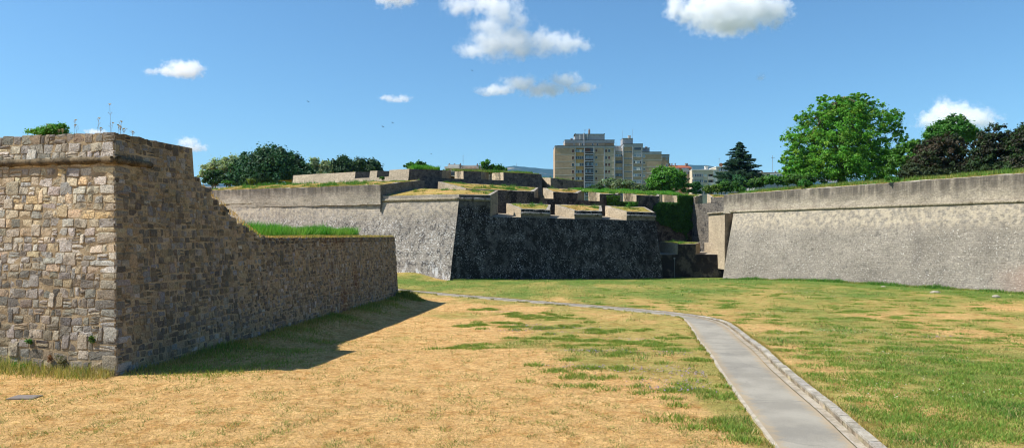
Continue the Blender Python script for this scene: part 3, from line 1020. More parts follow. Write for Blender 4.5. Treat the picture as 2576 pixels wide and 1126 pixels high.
# three merlons along the front, each with a length of cordon
zt = lambda u: hz(np.interp(u, [1310, 1445, 1576, 1650], [525.6, 529.4, 532.3, 534.6]), front(u)[1])
for ul, ur, ubl, vbl, ubr, vbr, lab in ((1310.7, 1382.7, 1273.8, 510.6, 1385.2, 513.8, 'merlon beside the tall corner block'), (1445.2, 1514.7, 1395.8, 513.8, 1512.8, 516.9, None), (1576.5, 1648.5, 1522.3, 517.6, 1622, 520.5, 'wide merlon at the right-hand end, with a green bush behind it')):
    fl, fr_ = front(ul), front(ur)
    Yb = fl[1] + 4.6
    Yr = fr_[1] + 4.4
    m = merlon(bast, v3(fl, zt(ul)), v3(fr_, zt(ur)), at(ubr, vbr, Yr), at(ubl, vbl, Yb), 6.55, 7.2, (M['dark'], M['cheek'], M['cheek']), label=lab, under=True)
    z = zt(ul) - 0.5
    cordon('cordon', [v3(front(ul, 0.02), z), v3(front(ur, 0.02), zt(ur) - 0.5)], 0.17, M['cordon_dark'], bast)
cordon('cordon', [v3(FB + FN * .02, zt(1648.5) - 0.5), v3(FB + (0.1, 4.5), zt(1648.5) - 0.5)], 0.15, M['cordon_dark'], bast)

# ---- long rampart: scarp, cordon, parapet with its shaded cheek
sE, sW = 11.3, 46.0
mb = MB()
mb.grid(v3(lbot(sE), -1.2), v3(lbot(sW), -1.0), v3(ltop(sW), ZC), v3(ltop(sE), ZC), 70, 30, 0)
mb.build('scarp', M['long'], longr, rough=0.06)
mb = MB()
s0 = 11.3
P0 = np.array(xy(957, 89.7)); P1 = np.array(xy(545, 100.6)) + LTOP * 4
K1 = np.array(xy(1057, 97.0))
BK = LTOP[1], -LTOP[0]
BK = np.array((0.383, 0.924))
mb.grid(v3(P0, ZC - .5), v3(P1, ZC - .5), v3(P1, 11.0), v3(P0, 10.98), 70, 8, 0)
mb.grid(v3(P0, 7.6), v3(K1, 8.0), v3(K1, 12.15), v3(P0, 10.98), 16, 10, 1)
K2 = K1 + np.array((0.4, 1.4))
mb.grid(v3(K1, 8.0), v3(K2, 8.0), v3(K2, 12.2), v3(K1, 12.15), 4, 8, 1)
Pb = P1 + BK * 8.5
# coping along the front edge, then turf sloping up to the terreplein
c0, c1 = P0 + BK * 0.6 + LTOP * .5, P1 + BK * 0.6
mb.grid(v3(P0, 10.98), v3(P1, 11.0), v3(c1, 11.06), v3(c0, 11.05), 70, 1, 2)
mb.grid(v3(P0, 10.98), v3(K1, 12.15), v3(K1 + LTOP * .5, 12.15), v3(c0, 11.05), 14, 1, 2)
mb.grid(v3(c0, 11.05), v3(c1, 11.06), v3(Pb, 12.3), v3(K1 + LTOP * .5, 12.15), 60, 6, 3, (0.46, 0, 0))
mb.grid(v3(K1 + LTOP * .5, 12.15), v3(Pb, 12.3), v3(Pb + (0, 34), 12.9), v3((-10, 125), 12.9), 40, 12, 3, (0.5, 0, 0))
mb.grid(v3(P1, 6), v3(P1 + BK * 30, 6), v3(P1 + BK * 30, 12.5), v3(P1, 11.0), 20, 6, 0)
mb.build('parapet', [M['parapet_far'], M['under'], M['coping'], M['turf']], longr, rough=0.09, rfreq=0.9)  # second slot: cheek colour darkened to stand for its shade
TOPS.append([v3(c0, 11.05), v3(c1, 11.06), v3(Pb, 12.3), v3(K1 + LTOP * .5, 12.15)])
TOPS.append([v3(K1, 12.15), v3(Pb, 12.3), v3(Pb + (0, 12), 12.5), v3(K1 + (-3, 6), 12.5)])
cordon('cordon', [v3(ltop(sE + .15), ZC), v3(ltop(sW), ZC)], 0.17, M['cordon'], longr)
# floor of the wide notch between the two
mb = MB()
mb.grid(v3(ltop(S_M0), ZC - .05), v3(ltop(sE + .8), ZC - .05), v3(K1, 8.6), v3(bL, 8.6), 4, 8, 0)
mb.build('notch_floor', M['floor'], longr)

# ------------------------------------------------------------------ second tier: the retired flank with its five merlons
ND = np.array((27.6, 15.6)); ND /= np.linalg.norm(ND)
N0p = np.array((-0.43, 97.4))
NN = np.array((ND[1], -ND[0]))
ZN = 10.78


def tier(u, off=0.0):
    k = (u - CX) / F
    t = (k * N0p[1] - N0p[0]) / (ND[0] - k * ND[1])
    return N0p + ND * t + NN * off


tierw = empty('flank_wall', (10, 104, 7), 'second-tier dark stone wall with splayed embrasures rising behind the bastion front', 'wall')
mb = MB()
tL, tC = tier(1172), tier(1740)
zsill = lambda u: np.interp(u, [1200, 1375, 1490, 1580, 1680, 1740], [9.95, 9.87, 9.72, 9.75, 9.85, 9.8])
us = np.linspace(1172, 1740, 60)
for k in range(59):
    a, b = tier(us[k]), tier(us[k + 1])
    mb.grid(v3(a, 1.5), v3(b, 1.5), v3(b, zsill(us[k + 1])), v3(a, zsill(us[k])), 2, 26, 0)
for k in range(59):
    a, b = tier(us[k]), tier(us[k + 1])
    mb.grid(v3(a, zsill(us[k])), v3(b, zsill(us[k + 1])), v3(b - NN * 5, zsill(us[k + 1]) + .25), v3(a - NN * 5, zsill(us[k]) + .25), 1, 6, 1)
mb.grid(v3(tier(1172) - NN * 5, 9.6), v3(tC - NN * 5, 9.6), v3(tC - NN * 16, 9.6), v3(tier(1172) - NN * 16, 9.6), 20, 4, 2, (0.6, 0, 0))
mb.build('masonry', [M['tierdark'], M['floor'], M['turf']], tierw, rough=0.06)
# long turfed merlon at the left, backing against the cavalier
tm = [(1210, 1343.3, 1355.5, 471.8, None), ]
fl, fr_ = tier(1172), tier(1343.3)
merlon(tierw, v3(fl, ZN), v3(fr_, ZN), at(1354.6, 471.8, 106.6), (-10.5, 101.6, 12.3), 9.6, 9.7, (M['tierdark'], M['cheek'], M['cheek']), label='long merlon under the upper battery, its top tufted with bright green grass', rough=0.05)
for ul, ur, ubl, vbl, ubr, vbr, lab in ((1391.6, 1452.7, 1365.8, 472.5, 1470.0, 476.8, 'merlon with a mossy yellow sill at its left'), (1508, 1553, 1480.3, 477.5, 1560.2, 481.2, 'merlon with strands of ivy hanging on its front'),
                                     (1600.5, 1657.8, 1568, 482, 1659.8, 485, None), (1704, 1742, 1668, 485.8, 1767.0, 489, 'merlon with its front hidden under dense ivy')):
    fl, fr_ = tier(ul), tier(ur)
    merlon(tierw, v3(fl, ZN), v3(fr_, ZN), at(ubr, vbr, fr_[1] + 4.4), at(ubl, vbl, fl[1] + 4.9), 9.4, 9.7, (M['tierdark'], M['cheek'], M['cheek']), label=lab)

# ------------------------------------------------------------------ upper battery (cavalier) on the skyline
cav = empty('upper_battery', (-14.5, 101, 12), 'upper battery on the skyline with a pale left face and a dark front', 'battery')
CC = np.array((-14.5, 101.3)); CL = np.array((-34.3, 112.0)); CR = np.array((4.47, 109.4))
ZT = 14.08
d = (CL - CC) / np.linalg.norm(CL - CC); dn = np.array((d[1], -d[0])); dn = -dn if dn @ np.array((0, -1)) < 0 else dn
cl_s = lambda u: (lambda k: (k * CC[1] - CC[0]) / (d[0] - k * d[1]))((u - CX) / F)
mb = MB()


def cavface(u0, u1, m, zt0=ZT, zb=None):
    a, b = CC + d * cl_s(u0), CC + d * cl_s(u1)
    mb.grid(v3(a + dn * .35, 12.0), v3(b + dn * .35, 12.0), v3(b, zt0), v3(a, zt0), 6, 4, m)
    mb.grid(v3(a, zt0), v3(b, zt0), v3(b - dn * 4, zt0 + .25), v3(a - dn * 4, zt0 + .25), 6, 3, 3, (0.62, 0, 0))


cavface(1030, 979.5, 0); cavface(949.5, 931, 0); cavface(894, 877, 0); cavface(877, 800, 4); cavface(800, 738.5, 0)
for ua, ub in ((979.5, 949.5), (931, 894)):
    a, b = CC + d * cl_s(ua), CC + d * cl_s(ub)
    zs_ = 13.1
    mb.grid(v3(a + dn * .35, 12.0), v3(b + dn * .35, 12.0), v3(b + dn * .17, zs_), v3(a + dn * .17, zs_), 4, 2, 0)
    mid = (a + b) / 2 - dn * 3.6
    bb = mid + d * 0.5; aa = mid - d * 0.5
    mb.grid(v3(b, zs_), v3(bb, zs_), v3(bb, ZT + .2), v3(b, ZT), 4, 3, 1)
    mb.grid(v3(a, zs_), v3(aa, zs_), v3(aa, ZT + .2), v3(a, ZT), 4, 3, 1)
    mb.grid(v3(a + dn * .17, zs_), v3(b + dn * .17, zs_), v3(bb, zs_ + .05), v3(aa, zs_ + .05), 4, 3, 2)
    mb.grid(v3(aa, zs_), v3(bb, zs_), v3(bb, ZT + .2), v3(aa, ZT + .2), 2, 2, 1)
mb.grid(v3(CL + dn * .35, 12.0), v3(CL + (-1, 8), 12.0), v3(CL + (-1, 8), ZT), v3(CL, ZT), 6, 3, 0)
mb.build('sunlit_face', [M['tan'], M['under'], M['floor'], M['turf'], M['tan']], cav, rough=0.05)  # embrasure cheeks use the darker stone, shade painted into it
CD = (CR - CC) / np.linalg.norm(CR - CC); CN = np.array((CD[1], -CD[0]))


def cavf(u):
    k = (u - CX) / F
    t = (k * CC[1] - CC[0]) / (CD[0] - k * CD[1])
    return CC + CD * t


mb = MB()
ZS = 12.92
us = np.linspace(1030, 1362, 40)
for k in range(39):
    a, b = cavf(us[k]), cavf(us[k + 1])
    mb.grid(v3(a + CN * .35, 9.0), v3(b + CN * .35, 9.0), v3(b + CN * .1, ZS), v3(a + CN * .1, ZS), 2, 12, 0)
    mb.grid(v3(a + CN * .1, ZS), v3(b + CN * .1, ZS), v3(b - CN * 3.5, ZS + .1), v3(a - CN * 3.5, ZS + .1), 1, 4, 1)
# right-hand return
mb.grid(v3(CR + CN * .35, 8.5), v3(CR + (1.0, 9), 8.5), v3(CR + (0.5, 9), ZT), v3(CR, ZT - .05), 8, 10, 0)
mb.build('shaded_front', [M['dark'], M['floor']], cav, rough=0.05)
for ul, ur, ubl, ubr, dpt, lab in ((1030, 1111.4, 1000, 1134.2, 3.4, 'long merlon at the corner, topped by a bank of bright grass'), (1166, 1210.7, 1143.8, 1229, 3.3, 'short merlon between two embrasures'), (1266, 1361.6, 1238, 1362, 3.4, 'long dark merlon at the right-hand end')):
    a, b = cavf(ul), cavf(ur)
    pa, pb = np.array(xy(ubl, a[1] + dpt)), np.array(xy(ubr, b[1] + dpt))
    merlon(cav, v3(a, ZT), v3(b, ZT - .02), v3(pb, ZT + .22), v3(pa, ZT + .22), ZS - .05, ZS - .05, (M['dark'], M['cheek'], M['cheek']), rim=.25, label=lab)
mb = MB()
mb.grid((-38, 116, 13.6), (-10, 104.5, 13.6), (-6, 118, 13.6), (-34, 130, 13.6), 10, 4, 0, (0.6, 0, 0))
mb.grid((-10, 106, 12.9), (4.0, 113, 12.9), (3, 128, 12.9), (-8, 122, 12.9), 8, 4, 0, (0.6, 0, 0))
mb.build('terreplein', M['turf'], cav)

# block behind the second tier, right of the cavalier
blk = empty('rampart_block', (8, 113, 9), 'short wall block with a pale end and dark sloping side below the brick blocks', 'wall')
mb = MB()
a, b, c_ = np.array(xy(1385.2, 112)), np.array(xy(1468.4, 118)), np.array(xy(1358, 116.5))
za, zb_, zc_ = hz(447.4, 112), hz(456.2, 118), hz(446.6, 116.5)
mb.grid(v3(a, 9), v3(b, 9), v3(b, zb_), v3(a, za), 16, 8, 0)
mb.grid(v3(c_, 9), v3(a, 9), v3(a, za), v3(c_, zc_), 8, 8, 1)
mb.grid(v3(b, 9), v3(b + (0.3, 5), 9), v3(b + (0.3, 5), zb_ + .1), v3(b, zb_), 8, 8, 0)
mb.grid(v3(a, za), v3(b, zb_), v3(b + (0.3, 5), zb_ + .1), v3(c_, zc_), 10, 4, 2, (0.55, 0, 0))
mb.build('masonry', [M['greywall'], M['cheek'], M['turf']], blk, rough=0.05)
TOPS.append([v3(a, za), v3(b, zb_), v3(b + (0.3, 5), zb_ + .1), v3(c_, zc_)])

# ------------------------------------------------------------------ grey wall that closes the recess on the right, with the last embrasure
gw = empty('grey_wall', (29.5, 110, 3), 'grey lichen-flecked wall joining the ivy-covered wall to the right-hand rampart', 'wall')
G0 = tier(1740) + np.array((0.0, 0)); G1 = np.array(xy(1822, 104.5))
gl_ = lambda u: (lambda k: G0 + (G1 - G0) * ((k * G0[1] - G0[0]) / ((G1 - G0)[0] - k * (G1 - G0)[1])))((u - CX) / F)
gn = np.array(((G1 - G0)[1], -(G1 - G0)[0])); gn /= np.linalg.norm(gn)
mb = MB()
zg = hz(511, 110.0)
mb.grid(v3(G0, 1.5), v3(G1, 1.5), v3(G1, zg), v3(G0, zg), 24, 26, 0)
mb.grid(v3(G0, zg), v3(G1, zg), v3(G1 - gn * 5, zg + .1), v3(G0 - gn * 5, zg + .1), 14, 4, 1)
mb.build('masonry', [M['greywall'], M['floor']], gw, rough=0.07)
a, b = gl_(1788.5), gl_(1822)
merlon(gw, v3(a, hz(496.2, a[1])), v3(b, hz(495.5, b[1])), v3(np.array((36, 112.)), 10.9), at(1778.7, 488, a[1] + 5), zg - .05, zg, (M['greywall'], M['cheek'], M['cheek']))
a, b = gl_(1741), gl_(1749)
merlon(gw, v3(a, ZN), v3(b, ZN - .05), at(1767.6, 489, 117), v3(tier(1720) - NN * 5, 11.4), zg - .05, zg, (M['greywall'], M['cheek'], M['cheek']), rim=.2)

# ------------------------------------------------------------------ low battery in the recess
lowb = empty('low_battery', (24, 100.5, -1.3), 'low dark battery wall with two embrasures tucked between the bastion and the right-hand rampart', 'battery')
Q0, Q1 = np.array(xy(1655, 99.5)), np.array(xy(1826, 101.0))
lq = lambda u: (lambda k: Q0 + (Q1 - Q0) * ((k * Q0[1] - Q0[0]) / ((Q1 - Q0)[0] - k * (Q1 - Q0)[1])))((u - CX) / F)
mb = MB()
zl = hz(640, 100)
mb.grid(v3(Q0 + (0.2, -.4), -2), v3(Q1 + (0.2, -.4), -2), v3(Q1, zl), v3(Q0, zl), 24, 10, 0)
mb.grid(v3(Q0, zl), v3(Q1, zl), v3(Q1 + (0, 6), zl + .3), v3(Q0 + (0, 6), zl + .3), 16, 6, 1)
mb.grid(v3(Q0 + (0, 6), zl + .2), v3(Q1 + (0, 6), zl + .2), (38, 118, zl + .2), (20, 112, zl + .2), 6, 4, 1)
mb.build('masonry', [M['lowdark'], M['floor']], lowb, rough=0.05)
a, b = lq(1705), lq(1750)
merlon(lowb, v3(a, hz(613, a[1])), v3(b, hz(613.2, b[1])), at(1760.8, 608.5, 104.2), at(1659, 606.8, 105), zl - .05, zl, (M['lowdark'], M['cheek'], M['cheek']), rim=.15, label='turf-topped merlon in the middle of the low battery')
a, b = lq(1809), lq(1826)
merlon(lowb, v3(a, hz(614, a[1])), v3(b, hz(614.2, b[1])), at(1826, 609.5, 104), at(1772, 608.8, 105), zl - .05, zl, (M['lowdark'], M['cheek'], M['cheek']), rim=.6, label='merlon with a bright sunlit cheek against the rampart', turf=False)
mb = MB()
p = lq(1694.5)
mb.box(p[0] - .09, p[0] + .09, p[1] - .62, p[1] - .4, hz(651, 100), hz(647, 100))
mb.box(p[0] - .012, p[0] + .012, p[1] - .6, p[1] - .42, -1.4, hz(651.5, 100))
M['pipe'] = plain('grey_conduit', (0.20, 0.21, 0.21), 0.6, 0.2)
tag(mb.build('junction_box', M['pipe']), 'small grey electrical box with a thin conduit on the low dark wall', 'junction box')

# ------------------------------------------------------------------ right-hand rampart
rr_ = empty('right_rampart', (36, 79, -.5), 'long pale sunlit rampart with a stained parapet filling the right side', 'rampart')
RB0, RB1 = np.array((27.5, 94.0)), np.array((45.0, 63.0))
RC0, RC1 = np.array(xy(1845.5, 95.3)), np.array(xy(2575, 64.5))
ext = 1.9
RBx, RCx = RB0 + (RB1 - RB0) * ext, RC0 + (RC1 - RC0) * ext
mb = MB()
mb.grid(v3(RB0, -2), v3(RBx, -1.6), v3(RCx, 7.62), v3(RC0, 7.85), 130, 34, 0)
# return behind the arris, shaded
RC_b = np.array((31.6, 101.0))
mb.grid(v3(RB0, -2), v3(RB0 + (3, 7.5), -2), v3(RC_b, 7.85), v3(RC0, 7.85), 8, 14, 0)
mb.build('scarp', M['right'], rr_, rough=0.07)
mb = MB()
RP0, RPx = np.array(xy(1812.5, 96.6)), None
rd = (RC1 - RC0) / np.linalg.norm(RC1 - RC0)
rn = np.array((rd[1], -rd[0])); rn = rn if rn[1] < 0 else -rn
RPx = RCx - rn * 0.1
RP0 = RC0 - rd * 1.9 - rn * 0.1
zp0, zp1 = 10.12, 10.25
mb.grid(v3(RP0, 7.6), v3(RPx, 7.4), v3(RPx, zp1), v3(RP0, zp0), 130, 12, 0)
rb_ = -rn
mb.grid(v3(RP0, zp0), v3(RPx, zp1), v3(RPx + rb_ * .45, zp1 + .1), v3(RP0 + rb_ * .45, zp0 + .1), 130, 1, 1)
i0, i1 = RP0 + rb_ * .45 + rd * .3, RPx + rb_ * .45
mb.grid(v3(i0, zp0 + .1), v3(i1, zp1 + .1), v3(i1 + rb_ * 7, zp1 + .75), v3(i0 + rb_ * 7, zp0 + .75), 60, 6, 2, (0.5, 0, 0))
mb.grid(v3(i0 + rb_ * 7, zp0 + .75), v3(i1 + rb_ * 7, zp1 + .75), v3(i1 + rb_ * 50, zp1 + .9), v3(i0 + rb_ * 60, zp0 + .9), 30, 10, 2, (0.72, 0, 0))
mb.grid(v3(RP0 - rd * 0, 7.6), v3(RP0 + rb_ * 9, 7.6), v3(RP0 + rb_ * 9, zp0 + .8), v3(RP0, zp0), 10, 6, 0)
mb.build('parapet', [M['parapet'], M['coping'], M['turf']], rr_, rough=0.10, rfreq=0.9)
TOPS.append([v3(i0, zp0 + .1), v3(i1, zp1 + .1), v3(i1 + rb_ * 7, zp1 + .75), v3(i0 + rb_ * 7, zp0 + .75)])
cordon('cordon', [v3(RC0 + rn * .02, 7.82), v3(RCx + rn * .02, 7.6)], 0.17, M['cordon'], rr_)
# pillar at the shoulder, its left side in the sun
mb = MB()
Pc = np.array(xy(1823, 98.2)); Pl = np.array(xy(1782.6, 104.3)); Pr = np.array((31.4, 100.4))
mb.grid(v3(Pl, 0), v3(Pc, 0), v3(Pc, 7.72), v3(Pl, 7.72), 10, 16, 0)
mb.grid(v3(Pc, 0), v3(Pr, 0), v3(Pr, 7.72), v3(Pc, 7.72), 6, 16, 1)
mb.grid(v3(Pl, 7.72), v3(Pc, 7.72), v3(Pr, 7.74), v3(Pr + (0, 4), 7.74), 4, 4, 1)
mb.build('shoulder', [M['cheek'], M['coping']], rr_, rough=0.04)
cordon('cordon', [v3(Pl + (-.1, .1), 7.85), v3(Pc + (-.05, -.1), 7.85), v3(RC0 + (-.1, 0), 7.85)], 0.17, M['cordon'], rr_)
# ------------------------------------------------------------------ vegetation
M['leaf'] = leafmat('leaves', 0.38)
M['leaf_dark'] = leafmat('dark_leaves', 0.22, 0.65)
M['blade'] = leafmat('grass_blades', 0.30, 0.7)
M['bark'] = plain('bark', (0.16, 0.125, 0.09), 0.9, 0.4, 6.0, 0.5)


def leaf_quads(P, size, out, tint, up=0.35, asp=0.55, spread=0.9):
    """rhombic leaves at P (N,3); out: preferred normals"""
    N = len(P)
    nrm = out * spread + rng.normal(0, 0.75, (N, 3)); nrm[:, 2] += up
    nrm /= np.linalg.norm(nrm, axis=1)[:, None] + 1e-9
    t = rng.normal(0, 1, (N, 3)); t -= (t * nrm).sum(1)[:, None] * nrm
    t /= np.linalg.norm(t, axis=1)[:, None] + 1e-9
    b = np.cross(nrm, t)
    s = (size * rng.uniform(0.6, 1.35, N))[:, None]
    V = np.empty((N, 4, 3))
    V[:, 0] = P - t * s; V[:, 1] = P + b * s * asp + t * s * .1; V[:, 2] = P + t * s; V[:, 3] = P - b * s * asp + t * s * .1
    return V.reshape(-1, 3)


def crown_points(lobes, nclump, nleaf, crad, inner=0.5, squash=0.75, droop=0.0, sprays=0.0):
    """leaf positions gathered in clumps over overlapping lobes -> P, outward directions, clump number"""
    L = np.array(lobes, float)                 # cx cy cz rx ry rz
    w = (L[:, 3] * L[:, 4] + L[:, 3] * L[:, 5] + L[:, 4] * L[:, 5])
    k = rng.choice(len(L), nclump, p=w / w.sum())
    d = rng.normal(0, 1, (nclump, 3)); d /= np.linalg.norm(d, axis=1)[:, None]
    d[:, 2] = np.where(d[:, 2] < -0.5, -d[:, 2] * .5, d[:, 2])
    rad = inner + (1 - inner) * rng.random(nclump) ** 0.45
    if sprays:
        rad = np.where(rng.random(nclump) < sprays, rng.uniform(0.98, 1.09, nclump), rad)
    C = L[k, :3] + d * L[k, 3:] * rad[:, None]
    cr = L[k, 3:].mean(1) * crad * rng.uniform(0.6, 1.35, nclump)
    j = rng.integers(0, nclump, nleaf)
    e = rng.normal(0, 1, (nleaf, 3)); e /= np.linalg.norm(e, axis=1)[:, None]
    r = np.minimum(np.abs(rng.normal(0, 0.62, nleaf)) + 0.05, 1.45)
    e2 = e.copy(); e2[:, 2] *= squash
    stretch = 1 + 0.9 * sprays * 2 * np.abs((e * d[j]).sum(1))
    P = C[j] + e2 * (cr[j] * r * stretch)[:, None]
    P[:, 2] -= droop * cr[j] * r ** 2
    out = e * 0.7 + d[j] * 0.6
    return P, out, j, C


def crown_tint(P, j, nclump, c, var=0.3, leafvar=0.16, c2=None, f2=0.0):
    base = np.array(c)[None, :] * np.ones((len(P), 1))
    if c2 is not None:
        k = rng.random(nclump) < f2
        base = np.where(k[j][:, None], np.array(c2)[None, :], base)
    cl = rng.uniform(1 - var, 1 + var, nclump)[j] * rng.uniform(1 - leafvar, 1 + leafvar, len(P))
    hue = rng.uniform(-0.09, 0.09, nclump)[j]
    T = base * cl[:, None]
    T[:, 0] *= 1 + hue * 1.8
    T[:, 2] *= 1 - hue
    return T


def limb_tree(mb, base, top, r0, tips, rnd):
    pts = [Vector(base)]
    n = 5
    for i in range(1, n + 1):
        p = Vector(base).lerp(Vector(top), i / n) + Vector((rnd.uniform(-1, 1), rnd.uniform(-1, 1), 0)) * 0.12 * r0 * 4
        pts.append(p)
    mb.tube(pts, [r0 * (1 - 0.14 * i) for i in range(n + 1)], 7)
    for t in tips:
        t = Vector(t)
        s = pts[rnd.randint(2, n)]
        m = s.lerp(t, 0.5) + Vector((rnd.uniform(-1, 1), rnd.uniform(-1, 1), rnd.uniform(0.2, 1))) * 0.12 * (t - s).length
        mb.tube([s, s.lerp(m, .5), m, m.lerp(t, .55), t], [r0 * .5, r0 * .38, r0 * .27, r0 * .16, r0 * .05], 5)


def tree(name, label, lobes_px, Y, ground_z_, col_, nclump, nleaf, size, crad=0.34, group=None, mat='leaf', depth=0.85, cat='tree', trunk=0.3, ntips=14, part='crown', **kw):
    """lobes_px: (u, v, ru, rv[, dy]) ellipses surveyed on the photograph, given their true distance Y and depth"""
    s = Y / F
    lobes = []
    for l in lobes_px:
        u, v, ru, rv = l[:4]; dy = l[4] if len(l) > 4 else 0
        Yl = Y + dy
        x, _, z = at(u, v, Yl)
        lobes.append((x, Yl, z, ru * Yl / F, max(ru, rv * .6) * depth * Yl / F, rv * Yl / F))
    cx = float(np.mean([l[0] for l in lobes]))
    root = empty(name, (cx, Y, ground_z_), label, cat, group)
    tk = {k: kw.pop(k) for k in ('var', 'leafvar', 'c2', 'f2') if k in kw}
    lk = {k: kw.pop(k) for k in ('up', 'asp', 'spread') if k in kw}
    P, out, j, C = crown_points(lobes, nclump, nleaf, crad, **kw)
    keep = P[:, 2] > ground_z_ + 0.05
    P, out, j = P[keep], out[keep], j[keep]
    T = crown_tint(P, j, nclump, col_, **tk)
    fastmesh(part, leaf_quads(P, size, out, T, **lk), 4, T, M[mat], root)
    if trunk:
        mb = MB()
        rnd = random.Random(int(abs(cx) * 100) + 3)
        top = (cx, Y, max(l[2] for l in lobes))
        sel = C[rng.choice(len(C), min(ntips, len(C)), replace=False)]
        limb_tree(mb, (cx, Y, ground_z_ - .1), top, trunk, [tuple(p) for p in sel], rnd)
        mb.build('trunk', M['bark'], root, smooth=True)
    return root


def conifer(label, u, vtop, vbot, Y, gz, width_px, col_):
    x = (u - CX) / F * Y
    zt, zb = hz(vtop, Y), hz(vbot, Y)
    root = empty('conifer', (x, Y, gz), label, 'tree')
    mb = MB()
    mb.tube([(x, Y, gz), (x + .05, Y, (gz + zt) / 2), (x, Y, zt - .3)], [0.36, 0.22, 0.03], 8)
    Ps, Os, Js = [], [], []
    nb = 0
    H = zt - zb
    lev = 0.0
    while lev < 1.0:
        z = zt - 0.15 - H * lev
        R = width_px * Y / F * (0.10 + 0.95 * lev ** 0.85) * (1.0 if lev < .93 else .85)
        nbr = 5 + int(7 * lev)
        a0 = rng.uniform(0, 6.28)
        for k in range(nbr):
            a = a0 + 2 * math.pi * k / nbr + rng.uniform(-.3, .3)
            r = R * rng.uniform(0.55, 1.12)
            if rng.random() < 0.08: r *= 1.2
            rise = rng.uniform(-0.02, 0.22) * r
            tip = Vector((x + math.cos(a) * r, Y + math.sin(a) * r, z + rise))
            st = Vector((x, Y, z + 0.05 * H))
            mid = st.lerp(tip, .5) + Vector((0, 0, -0.08 * r))
            mb.tube([st, mid, tip], [0.05 + .05 * lev, 0.035, 0.01], 4)
            n = int(150 * (0.5 + r))
            t = rng.random(n) ** 0.7
            q = np.array(st)[None] * ((1 - t) ** 2)[:, None] + np.array(mid)[None] * (2 * t * (1 - t))[:, None] + np.array(tip)[None] * (t * t)[:, None]
            wd = (0.10 + 0.30 * r * np.sin(np.pi * np.clip(t, 0.1, 0.97)) * 0.55)
            off = rng.normal(0, 1, (n, 3)) * wd[:, None] * 0.6
            off[:, 2] *= 0.35
            Ps.append(q + off); Os.append(np.tile([math.cos(a) * .4, math.sin(a) * .4, 0.8], (n, 1))); Js.append(np.full(n, nb)); nb += 1
        lev += 0.045 + 0.015 * rng.random()
    P, O, j = np.concatenate(Ps), np.concatenate(Os), np.concatenate(Js)
    T = crown_tint(P, j, nb, col_, 0.3, 0.2)
    fastmesh('crown', leaf_quads(P, 0.17, O, T, up=0.5, asp=0.28), 4, T, M['leaf_dark'], root)
    mb.build('trunk', M['bark'], root, smooth=True)
    return root


# -- left skyline
GZ_ = 12.6
POP = (0.032, 0.100, 0.036)
tree('poplar_tree', 'tallest dark green poplar in the middle of the left-hand clump', [(683, 418, 62, 46), (655, 400, 22, 28), (690, 394, 24, 24), (715, 402, 26, 28), (735, 425, 34, 34), (640, 440, 36, 34), (700, 448, 70, 26), (655, 452, 50, 20)], 132, GZ_, POP, 420, 42000, 0.23, 0.24, group='trees behind the long rampart', mat='leaf_dark', trunk=.4, sprays=.22, squash=1.0, c2=(0.045, 0.095, 0.045), f2=.2)
tree('poplar_tree', 'narrow dark poplar with two spiky tops left of the tallest one', [(606, 430, 26, 30), (612, 406, 9, 22), (600, 412, 8, 18), (620, 448, 36, 24), (605, 455, 34, 16)], 134, GZ_, POP, 140, 15000, 0.23, 0.3, group='trees behind the long rampart', mat='leaf_dark', trunk=.3, sprays=.25, squash=1.1)
tree('poplar_tree', 'rounded dark poplar at the right end of the left-hand clump', [(755, 440, 26, 30), (770, 450, 24, 20)], 131, GZ_, (0.030, 0.078, 0.026), 130, 13000, 0.25, 0.34, group='trees behind the long rampart', mat='leaf_dark', trunk=.3, sprays=.2, squash=1.0)
tree('broad_bush', 'low rounded dark bush beside the broken wall end', [(540, 450, 28, 20), (525, 458, 16, 10), (560, 457, 24, 14)], 126, GZ_, (0.03, 0.08, 0.022), 60, 6500, 0.22, 0.34, cat='bush', trunk=.12, part='foliage')
OLV = (0.27, 0.34, 0.19)
for lab, lob in (('airy pale olive willow nearest the broken wall', [(545, 425, 26, 22), (528, 434, 22, 20), (512, 442, 14, 16), (555, 440, 26, 18)]),
                 ('airy pale olive willow touching the dark poplars', [(578, 412, 26, 22), (590, 425, 24, 26), (565, 432, 26, 18)]),
                 ('thin pale willow between the two dark clumps', [(789, 420, 16, 20), (782, 434, 20, 18)]),
                 ('second thin pale willow beside the right dark row', [(818, 424, 14, 20), (812, 438, 18, 14)])):
    tree('willow_tree', lab, lob, 150, GZ_, OLV, 110, 9000, 0.2, 0.28, group='pale willows behind the long rampart', trunk=.25, inner=.35, sprays=.25, squash=.8, ntips=22, var=.2)
for k, (lab, lob) in enumerate((('dark poplar at the left end of the distant row', [(832, 425, 14, 20), (842, 432, 18, 16), (822, 440, 18, 14)]), ('tallest dark poplar of the distant row', [(866, 420, 18, 24), (876, 428, 20, 22), (856, 434, 20, 18)]),
                                ('dark poplar with twin tops in the distant row', [(906, 424, 14, 24), (897, 432, 16, 20), (915, 430, 12, 22)]), ('smaller poplar at the right end of the distant row', [(937, 426, 18, 20), (950, 436, 12, 14), (930, 436, 16, 16)]))):
    tree('poplar_tree', lab, lob, 160, GZ_, (0.034, 0.082, 0.03), 110, 12000, 0.28, 0.36, group='row of dark poplars beyond the upper battery', mat='leaf_dark', trunk=.25, sprays=.25, squash=1.15)
tree('fig_bush', 'small bright green bush on the top of the upper battery corner', [(1040, 416, 16, 9), (1060, 415, 18, 10), (1030, 420, 14, 6), (1050, 421, 30, 6)], 106, 14.0, (0.05, 0.15, 0.022), 46, 3200, 0.17, 0.34, cat='bush', trunk=.08, part='foliage', sprays=.15)
